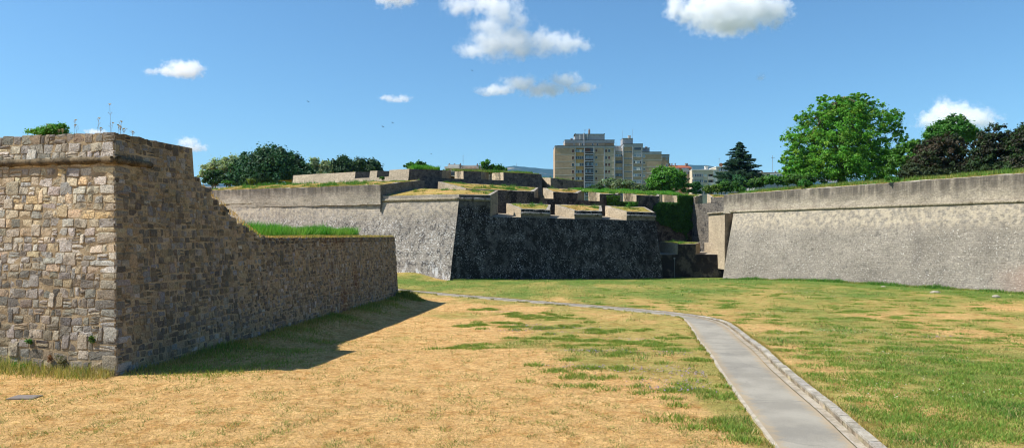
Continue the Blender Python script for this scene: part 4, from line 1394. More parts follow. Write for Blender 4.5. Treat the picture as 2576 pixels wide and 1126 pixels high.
tree('fig_bush', 'bright green leafy bush standing in the right embrasure of the upper battery', [(1224, 415, 13, 14), (1236, 426, 18, 12), (1250, 426, 22, 10), (1224, 436, 12, 18)], 114, 12.6, (0.05, 0.145, 0.02), 50, 4000, 0.18, 0.34, cat='bush', trunk=.09, part='foliage', sprays=.15)
# -- in front of the town
tree('round_tree', 'rounded bright green tree in front of the red-roofed block', [(1675, 455, 42, 34), (1668, 437, 24, 22), (1690, 450, 34, 28), (1648, 466, 26, 22), (1640, 480, 20, 16), (1690, 474, 34, 22)], 126, 9.3, (0.08, 0.22, 0.026), 480, 30000, 0.18, 0.19, trunk=.3, inner=.6, sprays=.12)
conifer('dark green conifer with tiered branches standing alone', 1860, 361, 474, 150, 9.3, 76, (0.024, 0.066, 0.034))
# -- on the right-hand rampart
BIG = (0.105, 0.30, 0.03)
tree('broad_tree', 'largest bright green broad-leaved tree above the right-hand rampart', [(2110, 370, 95, 80), (1988, 345, 26, 12), (1978, 402, 24, 14), (2256, 292, 22, 13), (2172, 247, 20, 10), (2022, 298, 24, 12), (1986, 442, 26, 16), (2200, 262, 22, 12), (2266, 340, 16, 22), (2060, 300, 45, 40), (2140, 275, 50, 36), (2120, 300, 60, 50), (2200, 310, 60, 45), (2030, 360, 55, 50), (2010, 410, 42, 44), (2100, 420, 110, 46), (2235, 345, 32, 50), (2190, 400, 70, 60), (2085, 252, 30, 14), (2158, 250, 24, 16), (2060, 440, 70, 30), (2160, 440, 80, 28), (2230, 420, 46, 40), (2000, 430, 36, 30)], 98, 10.6, BIG, 2200, 150000, 0.122, 0.14, trunk=.55, inner=.45, sprays=.22, droop=.3, c2=(0.17, 0.34, 0.035), f2=.28, ntips=26)
tree('broad_tree', 'green tree with a pointed top behind the purple-leaved trees', [(2395, 340, 48, 40), (2405, 310, 26, 20), (2360, 350, 38, 32), (2440, 345, 30, 28)], 96, 10.8, (0.06, 0.18, 0.026), 420, 22000, 0.16, 0.18, trunk=.3, sprays=.25)
tree('broad_tree', 'small green tree between the largest tree and the purple-leaved trees', [(2285, 390, 36, 42), (2270, 420, 40, 34), (2300, 372, 22, 22), (2310, 420, 40, 36)], 92, 10.6, (0.075, 0.19, 0.022), 240, 14000, 0.16, 0.2, trunk=.25, sprays=.2)
PUR = (0.031, 0.032, 0.016)
tree('plum_tree', 'brownish purple-leaved tree in front of the pointed green tree', [(2365, 395, 62, 50), (2385, 375, 44, 36), (2330, 420, 46, 32), (2400, 430, 70, 30), (2320, 435, 46, 24)], 86, 10.6, (0.043, 0.034, 0.018), 620, 34000, 0.15, 0.17, group='purple-leaved trees on the right rampart', mat='leaf_dark', trunk=.3, c2=(0.032, 0.052, 0.016), f2=.45, sprays=.12)
tree('plum_tree', 'dark purple tree with a round top at the right edge of the picture', [(2505, 360, 44, 46), (2490, 395, 50, 46), (2470, 420, 46, 30), (2545, 400, 50, 50), (2490, 430, 70, 26)], 82, 10.6, PUR, 600, 34000, 0.145, 0.17, group='purple-leaved trees on the right rampart', mat='leaf_dark', trunk=.3, c2=(0.026, 0.052, 0.014), f2=.5, sprays=.12)
tree('plum_tree', 'dark purple-green tree cut by the right edge of the picture', [(2590, 360, 48, 50), (2620, 390, 60, 60), (2580, 420, 60, 34)], 78, 10.6, PUR, 500, 28000, 0.145, 0.17, group='purple-leaved trees on the right rampart', mat='leaf_dark', trunk=.3, c2=(0.028, 0.06, 0.014), f2=.55, sprays=.12)
tree('dark_bush', 'low very dark bush at the foot of the purple-leaved trees', [(2300, 438, 40, 26), (2345, 442, 40, 18)], 80, 10.6, (0.034, 0.050, 0.018), 180, 12000, 0.14, 0.22, cat='bush', mat='leaf_dark', trunk=.1, part='foliage')
# -- hedges and shrubs
for lab, lob, Y, c, mat_ in (
    ('silver-green shrub in front of the left brick block', [(1530, 464, 24, 15), (1546, 468, 24, 15)], 128, (0.15, 0.21, 0.12), 'leaf'),
    ('silver-green shrub at the middle of the brick blocks', [(1566, 466, 26, 15), (1585, 472, 24, 14)], 126, (0.15, 0.21, 0.115), 'leaf'),
    ('dull green shrub left of the rounded tree', [(1605, 478, 22, 11), (1625, 482, 20, 11)], 126, (0.07, 0.125, 0.05), 'leaf'),
    ('dark green shrub at the foot of the left brick block', [(1502, 474, 18, 8), (1490, 480, 20, 8)], 128, (0.045, 0.09, 0.035), 'leaf'),
    ('leafy shrub right of the rounded tree', [(1735, 472, 16, 12), (1752, 470, 14, 13), (1745, 482, 20, 8)], 128, (0.04, 0.13, 0.03), 'leaf'),
    ('yellow-green hedge shrub nearest the last embrasure', [(1790, 477, 24, 10), (1810, 474, 20, 11)], 122, (0.085, 0.15, 0.018), 'leaf'),
    ('rounded hedge shrub under the conifer', [(1835, 468, 24, 13), (1850, 476, 28, 9)], 122, (0.05, 0.14, 0.02), 'leaf'),
    ('grey-green sapling shrub in front of the conifer', [(1862, 456, 16, 15), (1878, 464, 18, 12)], 124, (0.045, 0.12, 0.045), 'leaf'),
    ('hedge shrub right of the conifer', [(1905, 462, 26, 12), (1925, 456, 20, 12)], 118, (0.06, 0.14, 0.02), 'leaf'),
    ('bright hedge shrub under the far white block', [(1945, 455, 22, 16), (1968, 458, 20, 12)], 116, (0.06, 0.165, 0.022), 'leaf'),
    ('dense green shrub at the left foot of the largest tree', [(1995, 452, 24, 13), (2020, 452, 28, 12)], 92, (0.05, 0.125, 0.018), 'leaf'),
):
    tree('hedge_shrub', lab, lob, Y, 9.3, c, 50, 4200, 0.17, 0.36, group='shrubs behind the ramparts', cat='shrub', mat=mat_, trunk=.06, part='foliage', ntips=6)
tree('small_bush', 'small dark round bush on the edge of the right-hand rampart', [(2025, 462, 16, 10)], 86, 10.35, (0.04, 0.15, 0.018), 24, 1500, 0.13, 0.4, cat='bush', trunk=.04, part='foliage', ntips=4)
tree('small_bush', 'little bright bush on the right-hand rampart below the dark bush', [(2237, 448, 12, 8), (2255, 452, 12, 5)], 76, 10.4, (0.06, 0.17, 0.02), 20, 1100, 0.11, 0.4, cat='bush', trunk=.03, part='foliage', ntips=4)
tree('small_bush', 'round bush at the left end of the long rampart', [(572, 463, 14, 9)], 104, 12.3, (0.055, 0.17, 0.02), 24, 1300, 0.15, 0.4, cat='bush', trunk=.04, part='foliage', ntips=4)
tree('small_bush', 'yellowish little bush on the long rampart', [(631, 457, 11, 7)], 110, 12.5, (0.12, 0.17, 0.02), 20, 1000, 0.15, 0.4, cat='bush', trunk=.04, part='foliage', ntips=4)
tree('small_bush', 'tiny bush against the sunlit face of the upper battery', [(961, 449, 6, 5)], 100, 12.3, (0.06, 0.16, 0.02), 12, 500, 0.11, 0.4, cat='bush', trunk=.03, part='foliage', ntips=3)
tree('small_bush', 'bright green bush growing behind the right-hand merlon', [(1589, 513, 9, 6), (1583, 517, 7, 4)], 101, 8.2, (0.06, 0.2, 0.02), 16, 800, 0.11, 0.4, cat='bush', trunk=.03, part='foliage', ntips=3)
tree('small_bush', 'leafy bush on the top of the ruined wall at the far left', [(135, 328, 34, 14), (150, 325, 22, 14), (95, 333, 26, 10), (120, 335, 44, 8)], 25.0, 7.85, (0.10, 0.25, 0.03), 130, 9000, 0.032, 0.26, cat='bush', trunk=.02, part='foliage', ntips=8, sprays=.2)


def ivy(name, label, quads, n, size, parent=None, colr=(0.030, 0.085, 0.012)):
    """leaves lying over wall surfaces; quads: (corner a, b, c, d, normal, mask(s,t))"""
    Ps, Os = [], []
    for a, b, c, d, nrm, mask in quads:
        s, t = rng.random(n), rng.random(n)
        q = fbm(np.stack([s * 7, t * 6], 1), 5, 4)
        k = mask(s, t) + (q - 0.5) * 1.1 > rng.random(n) * .35
        s, t, q = s[k], t[k], q[k]
        A, B, C_, D = [np.array(p, float) for p in (a, b, c, d)]
        P = ((A + (B - A) * s[:, None]) * (1 - t[:, None]) + (D + (C_ - D) * s[:, None]) * t[:, None])
        thick = 0.05 + 0.45 * rng.random(len(s)) * (0.3 + q)
        Ps.append(P + np.array(nrm)[None] * thick[:, None]); Os.append(np.tile(nrm, (len(s), 1)))
    P, O = np.concatenate(Ps), np.concatenate(Os)
    g = fbm(P * 1.2, 8, 3)
    T = np.array(colr)[None] * (0.55 + 0.9 * g)[:, None] * rng.uniform(.75, 1.3, len(P))[:, None]
    k = rng.random(len(P)) < 0.12
    T[k] *= np.array((1.9, 1.7, 1.2))
    o = fastmesh(name, leaf_quads(P, size, O * 1.2, T, up=.4), 4, T, M['leaf'], parent)
    return tag(o, label, 'ivy')


nv = (float(NN[0]), float(NN[1]), 0.0)
ia, ib = tier(1637), tier(1740)
i2a, i2b = tier(1704), tier(1742)
ivy('ivy', 'dense dark green ivy covering the shaded wall of the recess', [
    (v3(ia, 3.2), v3(ib, 3.2), v3(ib, 9.8), v3(ia, 9.8), nv, lambda s, t: .95 - 1.1 * np.clip(.2 - s, 0, 1) / .2 - 1.1 * np.clip(s - .84, 0, 1) / .16 - .5 * np.clip(t - .9, 0, 1) / .1 - np.clip((.66 - t) * 5, 0, 1.8) * np.clip(1.3 - s * 1.35, 0, 1) - np.clip((.34 - t) * 4, 0, .8)),
    (v3(i2a, 9.6), v3(i2b, 9.6), v3(i2b, 10.95), v3(i2a, 10.95), nv, lambda s, t: .8 + 0 * s)], 16000, 0.15, colr=(0.04, 0.115, 0.016))
ia, ib = tier(1524), tier(1556)
ivy('ivy', 'thin ivy strands on the front of a second-tier merlon', [(v3(ia, 8.4), v3(ib, 8.4), v3(ib, 10.6), v3(ia, 10.6), nv, lambda s, t: .2 + .5 * (np.sin(s * 9) > .2))], 1500, 0.11, colr=(0.06, 0.14, 0.015))
ia, ib = tier(1558), tier(1602)
ivy('ivy', 'low ivy strip under an embrasure of the second tier', [(v3(ia, 8.3), v3(ib, 8.3), v3(ib, 9.72), v3(ia, 9.72), nv, lambda s, t: .75 + 0 * s)], 2200, 0.11, colr=(0.05, 0.13, 0.015))


# ------------------------------------------------------------------ grass: loose blades
def blades(name, P, h, w, tint, lean=0.35, label=None):
    N = len(P)
    a = rng.uniform(0, 2 * math.pi, N)
    dx, dy = np.cos(a), np.sin(a)
    lean = np.broadcast_to(lean, (N,))[:, None]
    h = np.broadcast_to(h, (N,)) * rng.uniform(.6, 1.3, N)
    w = np.broadcast_to(w, (N,))
    V = np.empty((N, 3, 3))
    V[:, 0] = P; V[:, 0, 0] -= dx * w; V[:, 0, 1] -= dy * w
    V[:, 1] = P; V[:, 1, 0] += dx * w; V[:, 1, 1] += dy * w
    l = rng.normal(0, lean, (N, 2)) * h[:, None]
    V[:, 2] = P; V[:, 2, 0] += l[:, 0]; V[:, 2, 1] += l[:, 1]; V[:, 2, 2] += h
    V[:, :2, 2] -= 0.03
    o = fastmesh(name, V.reshape(-1, 3), 3, tint, M['blade'])
    return tag(o, label, 'grass' if label else None, kind='stuff')


GRN, DRY, OLI, STR = np.array((0.080, 0.205, 0.026)), np.array((0.51, 0.315, 0.12)), np.array((0.27, 0.255, 0.068)), np.array((0.54, 0.43, 0.20))


def mixcol(g, n, v=.25):
    """g 0 dry .. 1 green"""
    g = np.clip(g, 0, 1)[:, None]
    c = np.where(g < .5, DRY + (OLI - DRY) * g * 2, OLI + (GRN - OLI) * (g - .5) * 2)
    return c * rng.uniform(1 - v, 1 + v, (n, 1)) * (1 + rng.normal(0, .05, (n, 3)))


# lawn: denser near the camera, thinning with distance
Ps, Hs, Ws, Ts = [], [], [], []
N = 210000
yy = 1 / rng.uniform(1 / 95.0, 1 / 11.5, N)
xx = rng.uniform(-0.76, 0.78, N) * yy
dlft, _ = side_dist(xx, yy, PLs); drt, _ = side_dist(xx, yy, PRs)
dw = (xx - W1C[0]) * NR[0] + (yy - W1C[1]) * NR[1]
dl_ = (xx - W1C[0]) * NL[0] + (yy - W1C[1]) * NL[1]
RBn = np.array((-0.87, -0.49))
ok = ((dlft < -0.12) | (drt > 0.3)) & ((dw > 0.02) | (dl_ > 0.02) | (yy > 56)) & (((xx - RB0[0]) * RBn[0] + (yy - RB0[1]) * RBn[1]) > 0.05) & (((xx - AB[0]) * FN[0] + (yy - AB[1]) * FN[1]) > 0.1) & (((xx - AB[0]) * LN[0] + (yy - AB[1]) * LN[1] > 0.1) | (xx > AB[0])) & (((yy < 97)))
xx, yy = xx[ok], yy[ok]
g = greenness(xx, yy)
pt = fbm(np.stack([xx * 1.1, yy * .8], 1), 31, 4)
pt2 = fbm(np.stack([xx * .35, yy * .25], 1), 33, 3)
gg = g + (pt - .5) * 1.6
h = 0.03 + 0.035 * sm(.55, .95, gg) + 0.06 * sm(0.58, .72, pt) * sm(.3, .6, g)
# tiny weeds scattered in the parched part
weed = (g < .45) & (fbm(np.stack([xx * 2.6, yy * 1.8], 1), 41, 3) > .585)
h = np.where(weed, 0.06, h)
T = mixcol(np.where(weed, .62, gg * .9 + .04), len(xx))
k = rng.random(len(xx)) < .14; T[k] = STR * rng.uniform(.7, 1.15, (k.sum(), 1))
k = rng.random(len(xx)) < .08; T[k] = np.array((.24, .14, .06)) * rng.uniform(.6, 1.2, (k.sum(), 1))
zz = ground_z(xx, yy)
h = h * (1 + yy / 130)
T *= rng.uniform(.55, 1.3, (len(xx), 1))
blades('grass', np.stack([xx, yy, zz], 1), h, 0.006 + yy * 0.0003, T, np.where(gg < .5, 1.7, .8))

# tufts of long fresh grass: clumps seen as darker green cushions
def tufts(name, pts, n, r, hh, g0, w=None):
    Ps, Ts, Hs = [], [], []
    for (x, y), f in pts:
        m = int(n * f)
        q = rng.normal(0, 1, (m, 2)) * np.array([r * 1.6, r]) * (0.6 + .6 * f)
        X, Y_ = x + q[:, 0], y + q[:, 1]
        Ps.append(np.stack([X, Y_, ground_z(X, Y_)], 1))
        Hs.append(hh * np.exp(-(q ** 2).sum(1) / (2 * (r * 1.5) ** 2)) + .03)
        Ts.append(mixcol(np.full(m, g0) + rng.normal(0, .12, m), m))
    P, Hh, Tt = np.concatenate(Ps), np.concatenate(Hs), np.concatenate(Ts)
    k = (side_dist(P[:, 0], P[:, 1], PLs)[0] < -.06) | (side_dist(P[:, 0], P[:, 1], PRs)[0] > .26)
    P, Hh, Tt = P[k], Hh[k], Tt[k]
    return blades(name, P, Hh, (0.012 + P[:, 1] * 0.00035) if w is None else w, Tt * np.array((1.2, 1.22, 1.1)), .7)


rr3 = random.Random(77)
tp = []
for u, v, f in ((1230, 778, 1.2), (1285, 790, 1.5), (1330, 795, 1.2), (1375, 800, 1.3), (1420, 800, 1), (1260, 812, .9), (1210, 818, .9), (1160, 820, .6), (1310, 822, 1.1), (1380, 825, 1.5), (1355, 850, 1.1), (1440, 856, 1.1), (1500, 830, 1.2), (1540, 834, 1.1), (1490, 868, .8), (1555, 860, 1.7), (1590, 862, 1.4), (1640, 868, .9), (1565, 888, 1.3), (1150, 875, .8), (1210, 876, .5), (1400, 935, .8), (1470, 928, .8), (1480, 972, .5), (1700, 880, 1), (1720, 850, .7), (1745, 905, .7), (1690, 985, .8),
                (1770, 985, .7), (1810, 1000, .7), (1815, 1060, .8), (1840, 1080, .6), (1870, 1108, .7)):
    tp.append((gp(u, v), f))
tp += [(p_ + np.array((rr3.gauss(0, .9), rr3.gauss(0, .9))), f_ * rr3.uniform(.2, .5)) for p_, f_ in list(tp) for _ in range(4)]
tufts('grass', tp, 480, .20, .10, .74)
tp = []
rr2 = random.Random(12)
while len(tp) < 420:
    u, v = rr2.uniform(1500, 2576), rr2.uniform(712, 1126)
    p = gp(u, v)
    if side_dist(np.array([p[0]]), np.array([p[1]]), PRs)[0][0] < .6: continue
    if (p[0] - RB0[0]) * RBn[0] + (p[1] - RB0[1]) * RBn[1] < .3: continue
    tp.append((p, rr2.choice((.25, .4, .5, .8, 1.4))))
tufts('grass', tp, 260, .21, .07, .78)
# strips of tall grass along the feet of the walls
def fringe(a, b, n, depth, hh, g0, gv=.2, nrm=(0, -1), wv=0.02, zf=None):
    s = rng.random(n); q = np.abs(rng.normal(0, depth, n))
    cl = fbm(np.stack([s * 14 * math.dist(a, b) / 20, q * 0], 1), 61, 3)
    P = np.array(a)[None] + (np.array(b) - np.array(a))[None] * s[:, None] + np.array(nrm)[None] * q[:, None]
    Z = ground_z(P[:, 0], P[:, 1]) if zf is None else zf(P[:, 0], P[:, 1])
    return np.stack([P[:, 0], P[:, 1], Z], 1), hh * (0.35 + 1.3 * np.clip(cl - .2, 0, 1)) * np.exp(-q / (depth * 2.2)), mixcol(np.clip(g0 + (cl - .5) * 1.2 + rng.normal(0, gv, n), 0, 1), n)


P1_, H1_, T1_ = fringe(W1C + LT * .0, W1C + LT * 22, 9000, .42, .55, .5, nrm=NL)
blades('grass', P1_, H1_, .014, np.where(rng.random((len(P1_), 1)) < .45, STR * rng.uniform(.7, 1.2, (len(P1_), 1)), T1_), .3)
P1_, H1_, T1_ = fringe(W1C + W1D * .2, W1E + W1D * 1.0, 8000, .8, .26, .38, nrm=NR)
blades('grass', P1_, H1_, .018, T1_, .35)
e = W1E + NR * .5
q = rng.normal(0, 1, (2600, 2)) * np.array([.7, .5]); P1_ = np.stack([e[0] + q[:, 0] + .2, e[1] - .4 + q[:, 1], ground_z(e[0] + q[:, 0] + .2, e[1] - .4 + q[:, 1])], 1)
blades('grass', P1_, 0.55 * np.exp(-(q ** 2).sum(1)), .025, mixcol(np.full(2600, .7), 2600), .3)
P1_, H1_, T1_ = fringe(RB0, RBx, 14000, .5, .42, .9, nrm=(-.87, -.49))
blades('grass', P1_, H1_, .035, T1_, .3)
P1_, H1_, T1_ = fringe(AB + FD * .5, FBb + FD * 4.5, 6000, .4, .25, .8, nrm=FN)
blades('grass', P1_, H1_, .035, T1_, .3)
# rough edge along the kerb and along the path
P1_, H1_, T1_ = fringe((0, 0), (1, 0), 9000, .1, .10, .35)
k = rng.integers(0, 150, 9000); o_ = offset(PRs, 0.25)
f = rng.random(9000)[:, None]
P2 = o_[k] * (1 - f) + o_[k + 1] * f + rng.normal(0, .05, (9000, 2))
blades('grass', np.stack([P2[:, 0], P2[:, 1], ground_z(P2[:, 0], P2[:, 1])], 1), .05 + .05 * rng.random(9000), .008 + P2[:, 1] * .0003, T1_, .5)
k = rng.integers(0, 155, 9000); o_ = PLs
f = rng.random(9000)[:, None]
P2 = o_[k] * (1 - f) + o_[k + 1] * f + np.stack([rng.normal(-.04, .06, 9000), rng.normal(0, .05, 9000)], 1)
cl = fbm(P2 * 1.3, 66, 3)
P2 = P2[cl > .5]
blades('grass', np.stack([P2[:, 0], P2[:, 1], ground_z(P2[:, 0], P2[:, 1]) + .03], 1), .03 + .05 * rng.random(len(P2)), .006 + P2[:, 1] * .0003, mixcol(rng.uniform(.2, .8, len(P2)), len(P2)), .6)
tp = [(gp(u, v), f) for u, v, f in ((420, 935, 1.2), (480, 925, 1.1), (560, 900, 1.4), (640, 875, 1.3), (700, 845, 1.2), (735, 885, 1.4), (690, 915, .9), (765, 830, 1.3), (830, 795, 1.2), (880, 800, 1.0), (600, 930, .7), (800, 860, .7), (930, 780, 1.1), (980, 765, 1.2), (520, 940, .8))]
tufts('grass', tp, 500, .55, .12, .6)
# grass on the tops of the ramparts and merlons
Ps, Hs, Ts = [], [], []
for qd in TOPS:
    A, B, C_, D = [np.array(p, float) for p in qd]
    area = np.linalg.norm(np.cross(B - A, D - A)) * .5 + np.linalg.norm(np.cross(C_ - B, D - C_)) * .5
    n = int(min(16000, area * 110))
    s, t = rng.random(n), rng.random(n)
    P = (A + (B - A) * s[:, None]) * (1 - t[:, None]) + (D + (C_ - D) * s[:, None]) * t[:, None]
    g = fbm(P[:, :2] * .8, 71, 4)
    g2 = fbm(P[:, :2] * .25, 77, 3)
    Ps.append(P); Hs.append(.05 + .18 * sm(.52, .75, g) + .3 * sm(.66, .8, g)); Ts.append(mixcol(.46 + (g - .5) * 2.2 + (g2 - .5) * 1.3 + t * .35 + (area > 120) * .12, n))
P = np.concatenate(Ps)
blades('grass', P, np.concatenate(Hs), .03, np.concatenate(Ts), .4)
# tall vivid grass on specific tops
def patch(A, B, C_, D, n, hh, g0, w=.03):
    A, B, C_, D = [np.array(p, float) for p in (A, B, C_, D)]
    s, t = rng.random(n), rng.random(n)
    P = (A + (B - A) * s[:, None]) * (1 - t[:, None]) + (D + (C_ - D) * s[:, None]) * t[:, None]
    c = fbm(P[:, :2] * .9, 81, 3)
    T_ = mixcol(g0 + (c - .5) * .8, n)
    if g0 > .92: T_ = T_ * np.array((1.15, 1.45, 1.1))
    return blades('grass', P, hh * (.45 + 1.1 * c), w, T_, .3)


# low end of the ruined wall
r0, r1 = np.array(right_pos(10.6, 4.45)), np.array(right_pos(25.5, 4.46))
off = np.array((*(LT * 0.9), 0)); far = np.array((*(LT * 5.5), 0))
pp = patch(r0 + off * 1.5, r1 + off, r1 + far * .35, r0 + far, 15000, .62, .93, .022)
pp2 = patch(np.array(right_pos(10.4, 4.45)), np.array(right_pos(SW - .3, 4.5)), np.array(right_pos(SW - .3, 4.5)) + off * 1.3, np.array(right_pos(10.4, 4.45)) + off * 1.3, 5000, .12, .1, .02)
pp3 = patch(np.array(right_pos(5.2, 6.75)), np.array(right_pos(10.4, 4.46)), np.array(right_pos(10.4, 4.46)) + off * .8, np.array(right_pos(5.2, 6.75)) + off * .8, 900, .12, .02, .014)
a, b = np.array(v3(cavf(1040), ZT + .05)), np.array(v3(cavf(1108), ZT + .05))
bk_ = np.array((*(-CN * 3), .2))
patch(a, b, b + bk_, a + bk_, 3500, .5, .95)
a, b = np.array(v3(cavf(1150), ZT + .05)), np.array(v3(cavf(1350), ZT + .05))
patch(a + bk_ * .4, b + bk_ * .4, b + bk_, a + bk_, 3000, .3, .8)
for u0, u1, hh in ((1560, 1655, .36), (1675, 1740, .34), (1480, 1550, .22)):
    a, b = np.array(v3(tier(u0) - NN * 1.5, ZN + .35)), np.array(v3(tier(u1) - NN * 1.5, ZN + .35))
    d3 = np.array((*(-NN * 3.4), .6))
    patch(a, b, b + d3, a + d3, 4200, hh, .93)
patch((33.5, 103, 10.3), (36, 101, 10.4), (42, 112, 11.0), (36, 114, 11.0), 3500, .6, .9)
a, b = np.array(v3(i0 + rb_ * 3, zp0 + .4)), np.array(v3(i1 + rb_ * 3, zp1 + .4))
d3 = np.array((*(rb_ * 6), .4))
patch(a, b, b + d3, a + d3, 24000, .42, .72)
patch(a + d3 * .9, b + d3 * .9, b + d3 * 1.9, a + d3 * 1.9, 14000, .5, .9)
# ragged grass hanging over the edges of the copings
e0, e1 = np.array(v3(RP0 + rb_ * .15, zp0 + .06)), np.array(v3(RPx + rb_ * .15, zp1 + .06))
n = 9000; s = rng.random(n); cl = fbm(np.stack([s * 60, s * 0], 1), 95, 4)
P = (e0 + (e1 - e0) * s[:, None] + np.stack([rb_[0] * (q_ := np.abs(rng.normal(0, .35, n))), rb_[1] * q_, .1 * q_], 1))[cl > .5]
blades('grass', P, .04 + .35 * np.clip(cl[cl > .5] - .48, 0, 1), .022, mixcol(.35 + rng.normal(0, .25, len(P)), len(P)), .5)
e0, e1 = np.array(v3(P0 + BK * .15, 11.0)), np.array(v3(P1 + BK * .15, 11.02))
s = rng.random(n); cl = fbm(np.stack([s * 40, s * 0], 1), 96, 4)
P = (e0 + (e1 - e0) * s[:, None] + np.stack([BK[0] * (q_ := np.abs(rng.normal(0, .35, n))), BK[1] * q_, .1 * q_], 1))[cl > .52]
blades('grass', P, .04 + .4 * np.clip(cl[cl > .52] - .5, 0, 1), .03, mixcol(.3 + rng.normal(0, .25, len(P)), len(P)), .5)
# white and lilac flowers in the lawn
def flowers(name, pts, n, r, c, sz):
    P = []
    for x, y in pts:
        q = rng.normal(0, 1, (n, 2)) * np.array([r * 2.2, r])
        q = q[(np.abs(side_dist(x + q[:, 0], y + q[:, 1], (PLs + PRs) / 2)[0]) > 1.5)]
        P.append(np.stack([x + q[:, 0], y + q[:, 1], ground_z(x + q[:, 0], y + q[:, 1]) + .05 + .04 * rng.random(len(q))], 1))
    P = np.concatenate(P)
    T = np.array(c)[None] * rng.uniform(.7, 1.25, (len(P), 1))
    o = fastmesh(name, leaf_quads(P, sz, np.tile([0, -.2, 1.], (len(P), 1)), T, up=1.0, asp=.9, spread=1.5), 4, T, M['blade'])
    return tag(o, kind='stuff')


flowers('flowers', [gp(*p) for p in ((1330, 820), (1350, 826), (1300, 833), (1420, 838), (1465, 826), (1265, 785), (1590, 855), (1520, 885), (1465, 926), (1480, 884), (1660, 925), (1705, 965), (1735, 945), (1760, 940), (1690, 982), (1610, 935), (2350, 850), (1680, 890))], 70, .3, (0.30, 0.20, 0.42), .022)
flowers('flowers', [gp(*p) for p in ((1900, 722), (1950, 735), (2010, 733), (2050, 735), (1440, 722), (1400, 718), (1500, 726), (1560, 722), (1640, 716), (2100, 745), (2180, 845), (2080, 840), (1930, 790), (2230, 900), (1960, 850), (2300, 1000))], 110, .8, (0.52, 0.50, 0.42), .019)

# dry stalks along the top of the ruined wall
M['stalk'] = plain('dry_stalk', (0.30, 0.235, 0.13), 0.9, 0.2)
def stalk(h, label, seed):
    r = random.Random(seed)
    root = empty('dry_weed', (0, 0, 0), label, 'weed', 'dry flowering weeds along the top of the ruined wall')
    mb = MB()
    pts = [(0, 0, 0), (r.uniform(-.03, .03) * h, 0, h * .5), (r.uniform(-.06, .06) * h, r.uniform(-.04, .04), h)]
    mb.tube(pts, [.0045, .004, .003], 5)
    hd = MB()
    tx_, ty_ = pts[2][0], pts[2][1]
    for k in range(r.randint(2, 5)):
        z = h * r.uniform(.6, .97); a = r.uniform(0, 6.28); L = r.uniform(.03, .08)
        x = pts[2][0] * z / h
        mb.tube([(x, 0, z - .07), (x + math.cos(a) * L, math.sin(a) * L, z), (x + math.cos(a) * L * 1.3, math.sin(a) * L * 1.3, z + .015)], [.004, .004, .012], 5)
    n_ = 9
    rim = [(tx_ + .045 * r.uniform(.7, 1.25) * math.cos(6.283 * i / n_), ty_ + .04 * r.uniform(.7, 1.2) * math.sin(6.283 * i / n_), h + r.uniform(.0, .02)) for i in range(n_)]
    base_, top_ = (tx_, ty_, h - .03), (tx_, ty_, h + .022)
    i0_ = len(hd.v); hd.v += [base_, top_] + rim; hd.t += [(1, 1, 1)] * (n_ + 2)
    for i in range(n_):
        hd.f += [[i0_, i0_ + 2 + (i + 1) % n_, i0_ + 2 + i], [i0_ + 1, i0_ + 2 + i, i0_ + 2 + (i + 1) % n_]]; hd.m += [0, 0]
    mb.build('stem', M['stalk'], root)
    hd.build('seed_head', M['seed'], root)
    return root


M['seed'] = plain('seed_head', (0.42, 0.35, 0.2), 0.9, 0.25)
protos = [stalk(.62, 'thin dry weed stalk standing on the top of the ruined wall', 1), stalk(.45, 'thin dry weed stalk standing on the top of the ruined wall', 2), stalk(.30, 'thin dry weed stalk standing on the top of the ruined wall', 3)]
sp = [(22, 300, 1), (48, 300, 2), (98, 290, 0), (104, 300, 1), (172, 296, 0), (180, 305, 2), (214, 312, 1), (240, 306, 2), (268, 300, 1), (323, 310, 1), (358, 320, 2), (335, 322, 2), (60, 322, 2), (6, 318, 1)]
used = set()
for u, v, k in sp:
    if u < 290:
        s_ = (290 - u) / 1288 * 18
        p = np.array(left_pos(max(.6, (287 - u) * 23.9 / F * 1.0), 7.9)) - np.array((*(NL * .35), 0))
    else:
        p = np.array(right_pos(.6 + (u - 291) * .020, 7.9)) - np.array((*(NR * .35), 0))
    if k not in used:
        used.add(k); r_ = protos[k]; kids = []
        r_.location = (p[0], p[1], 7.88)
        continue
    src = protos[k]
    c_ = src.copy(); col.objects.link(c_)
    c_.location = (p[0], p[1], 7.88); c_.rotation_euler = (0, 0, random.uniform(0, 6.28)); s_ = random.uniform(.85, 1.15); c_.scale = (s_, s_, s_)
    for ch in src.children:
        d_ = ch.copy(); col.objects.link(d_); d_.parent = c_
tall = stalk(1.02, 'tallest dry flowering weed, near the corner of the ruined wall', 9)
p = np.array(right_pos(.75, 7.9)) - np.array((*(NR * .3), 0)); tall.location = (p[0], p[1], 7.9)

# plants rooted in the joints of the sunlit face
for lab, s, z, hw, hh, c_ in (('small green plant growing from a joint in the sunlit face of the ruined wall', 1.0, 1.15, 9, 12, (.09, .15, .03)), ('leafy green plant low on the sunlit wall near the left edge', 3.55, 1.0, 11, 9, (.06, .17, .03)),
                              ('rust-coloured dock plant at the foot of the sunlit wall', 2.6, .45, 4, 16, (.24, .11, .05)), ('greyish tall weed at the foot of the sunlit wall', 2.15, .45, 12, 22, (.16, .15, .07)), ('bright green clump of weeds at the foot of the wall by the left edge', 3.7, .2, 34, 12, (.08, .22, .025))):
    p = left_pos(s, z, .08); u_, v_ = CX + p[0] / p[1] * F, HY + (EYE - p[2]) / p[1] * F
    tree('wall_plant', lab, [(u_, v_, hw, hh * .7), (u_ + hw * .3, v_ + hh * .5, hw * .8, hh * .6)], p[1], max(0.0, p[2] - .5), c_, 34, 420, .024, .4, cat='plant', depth=.5, trunk=0, part='foliage', sprays=.3)
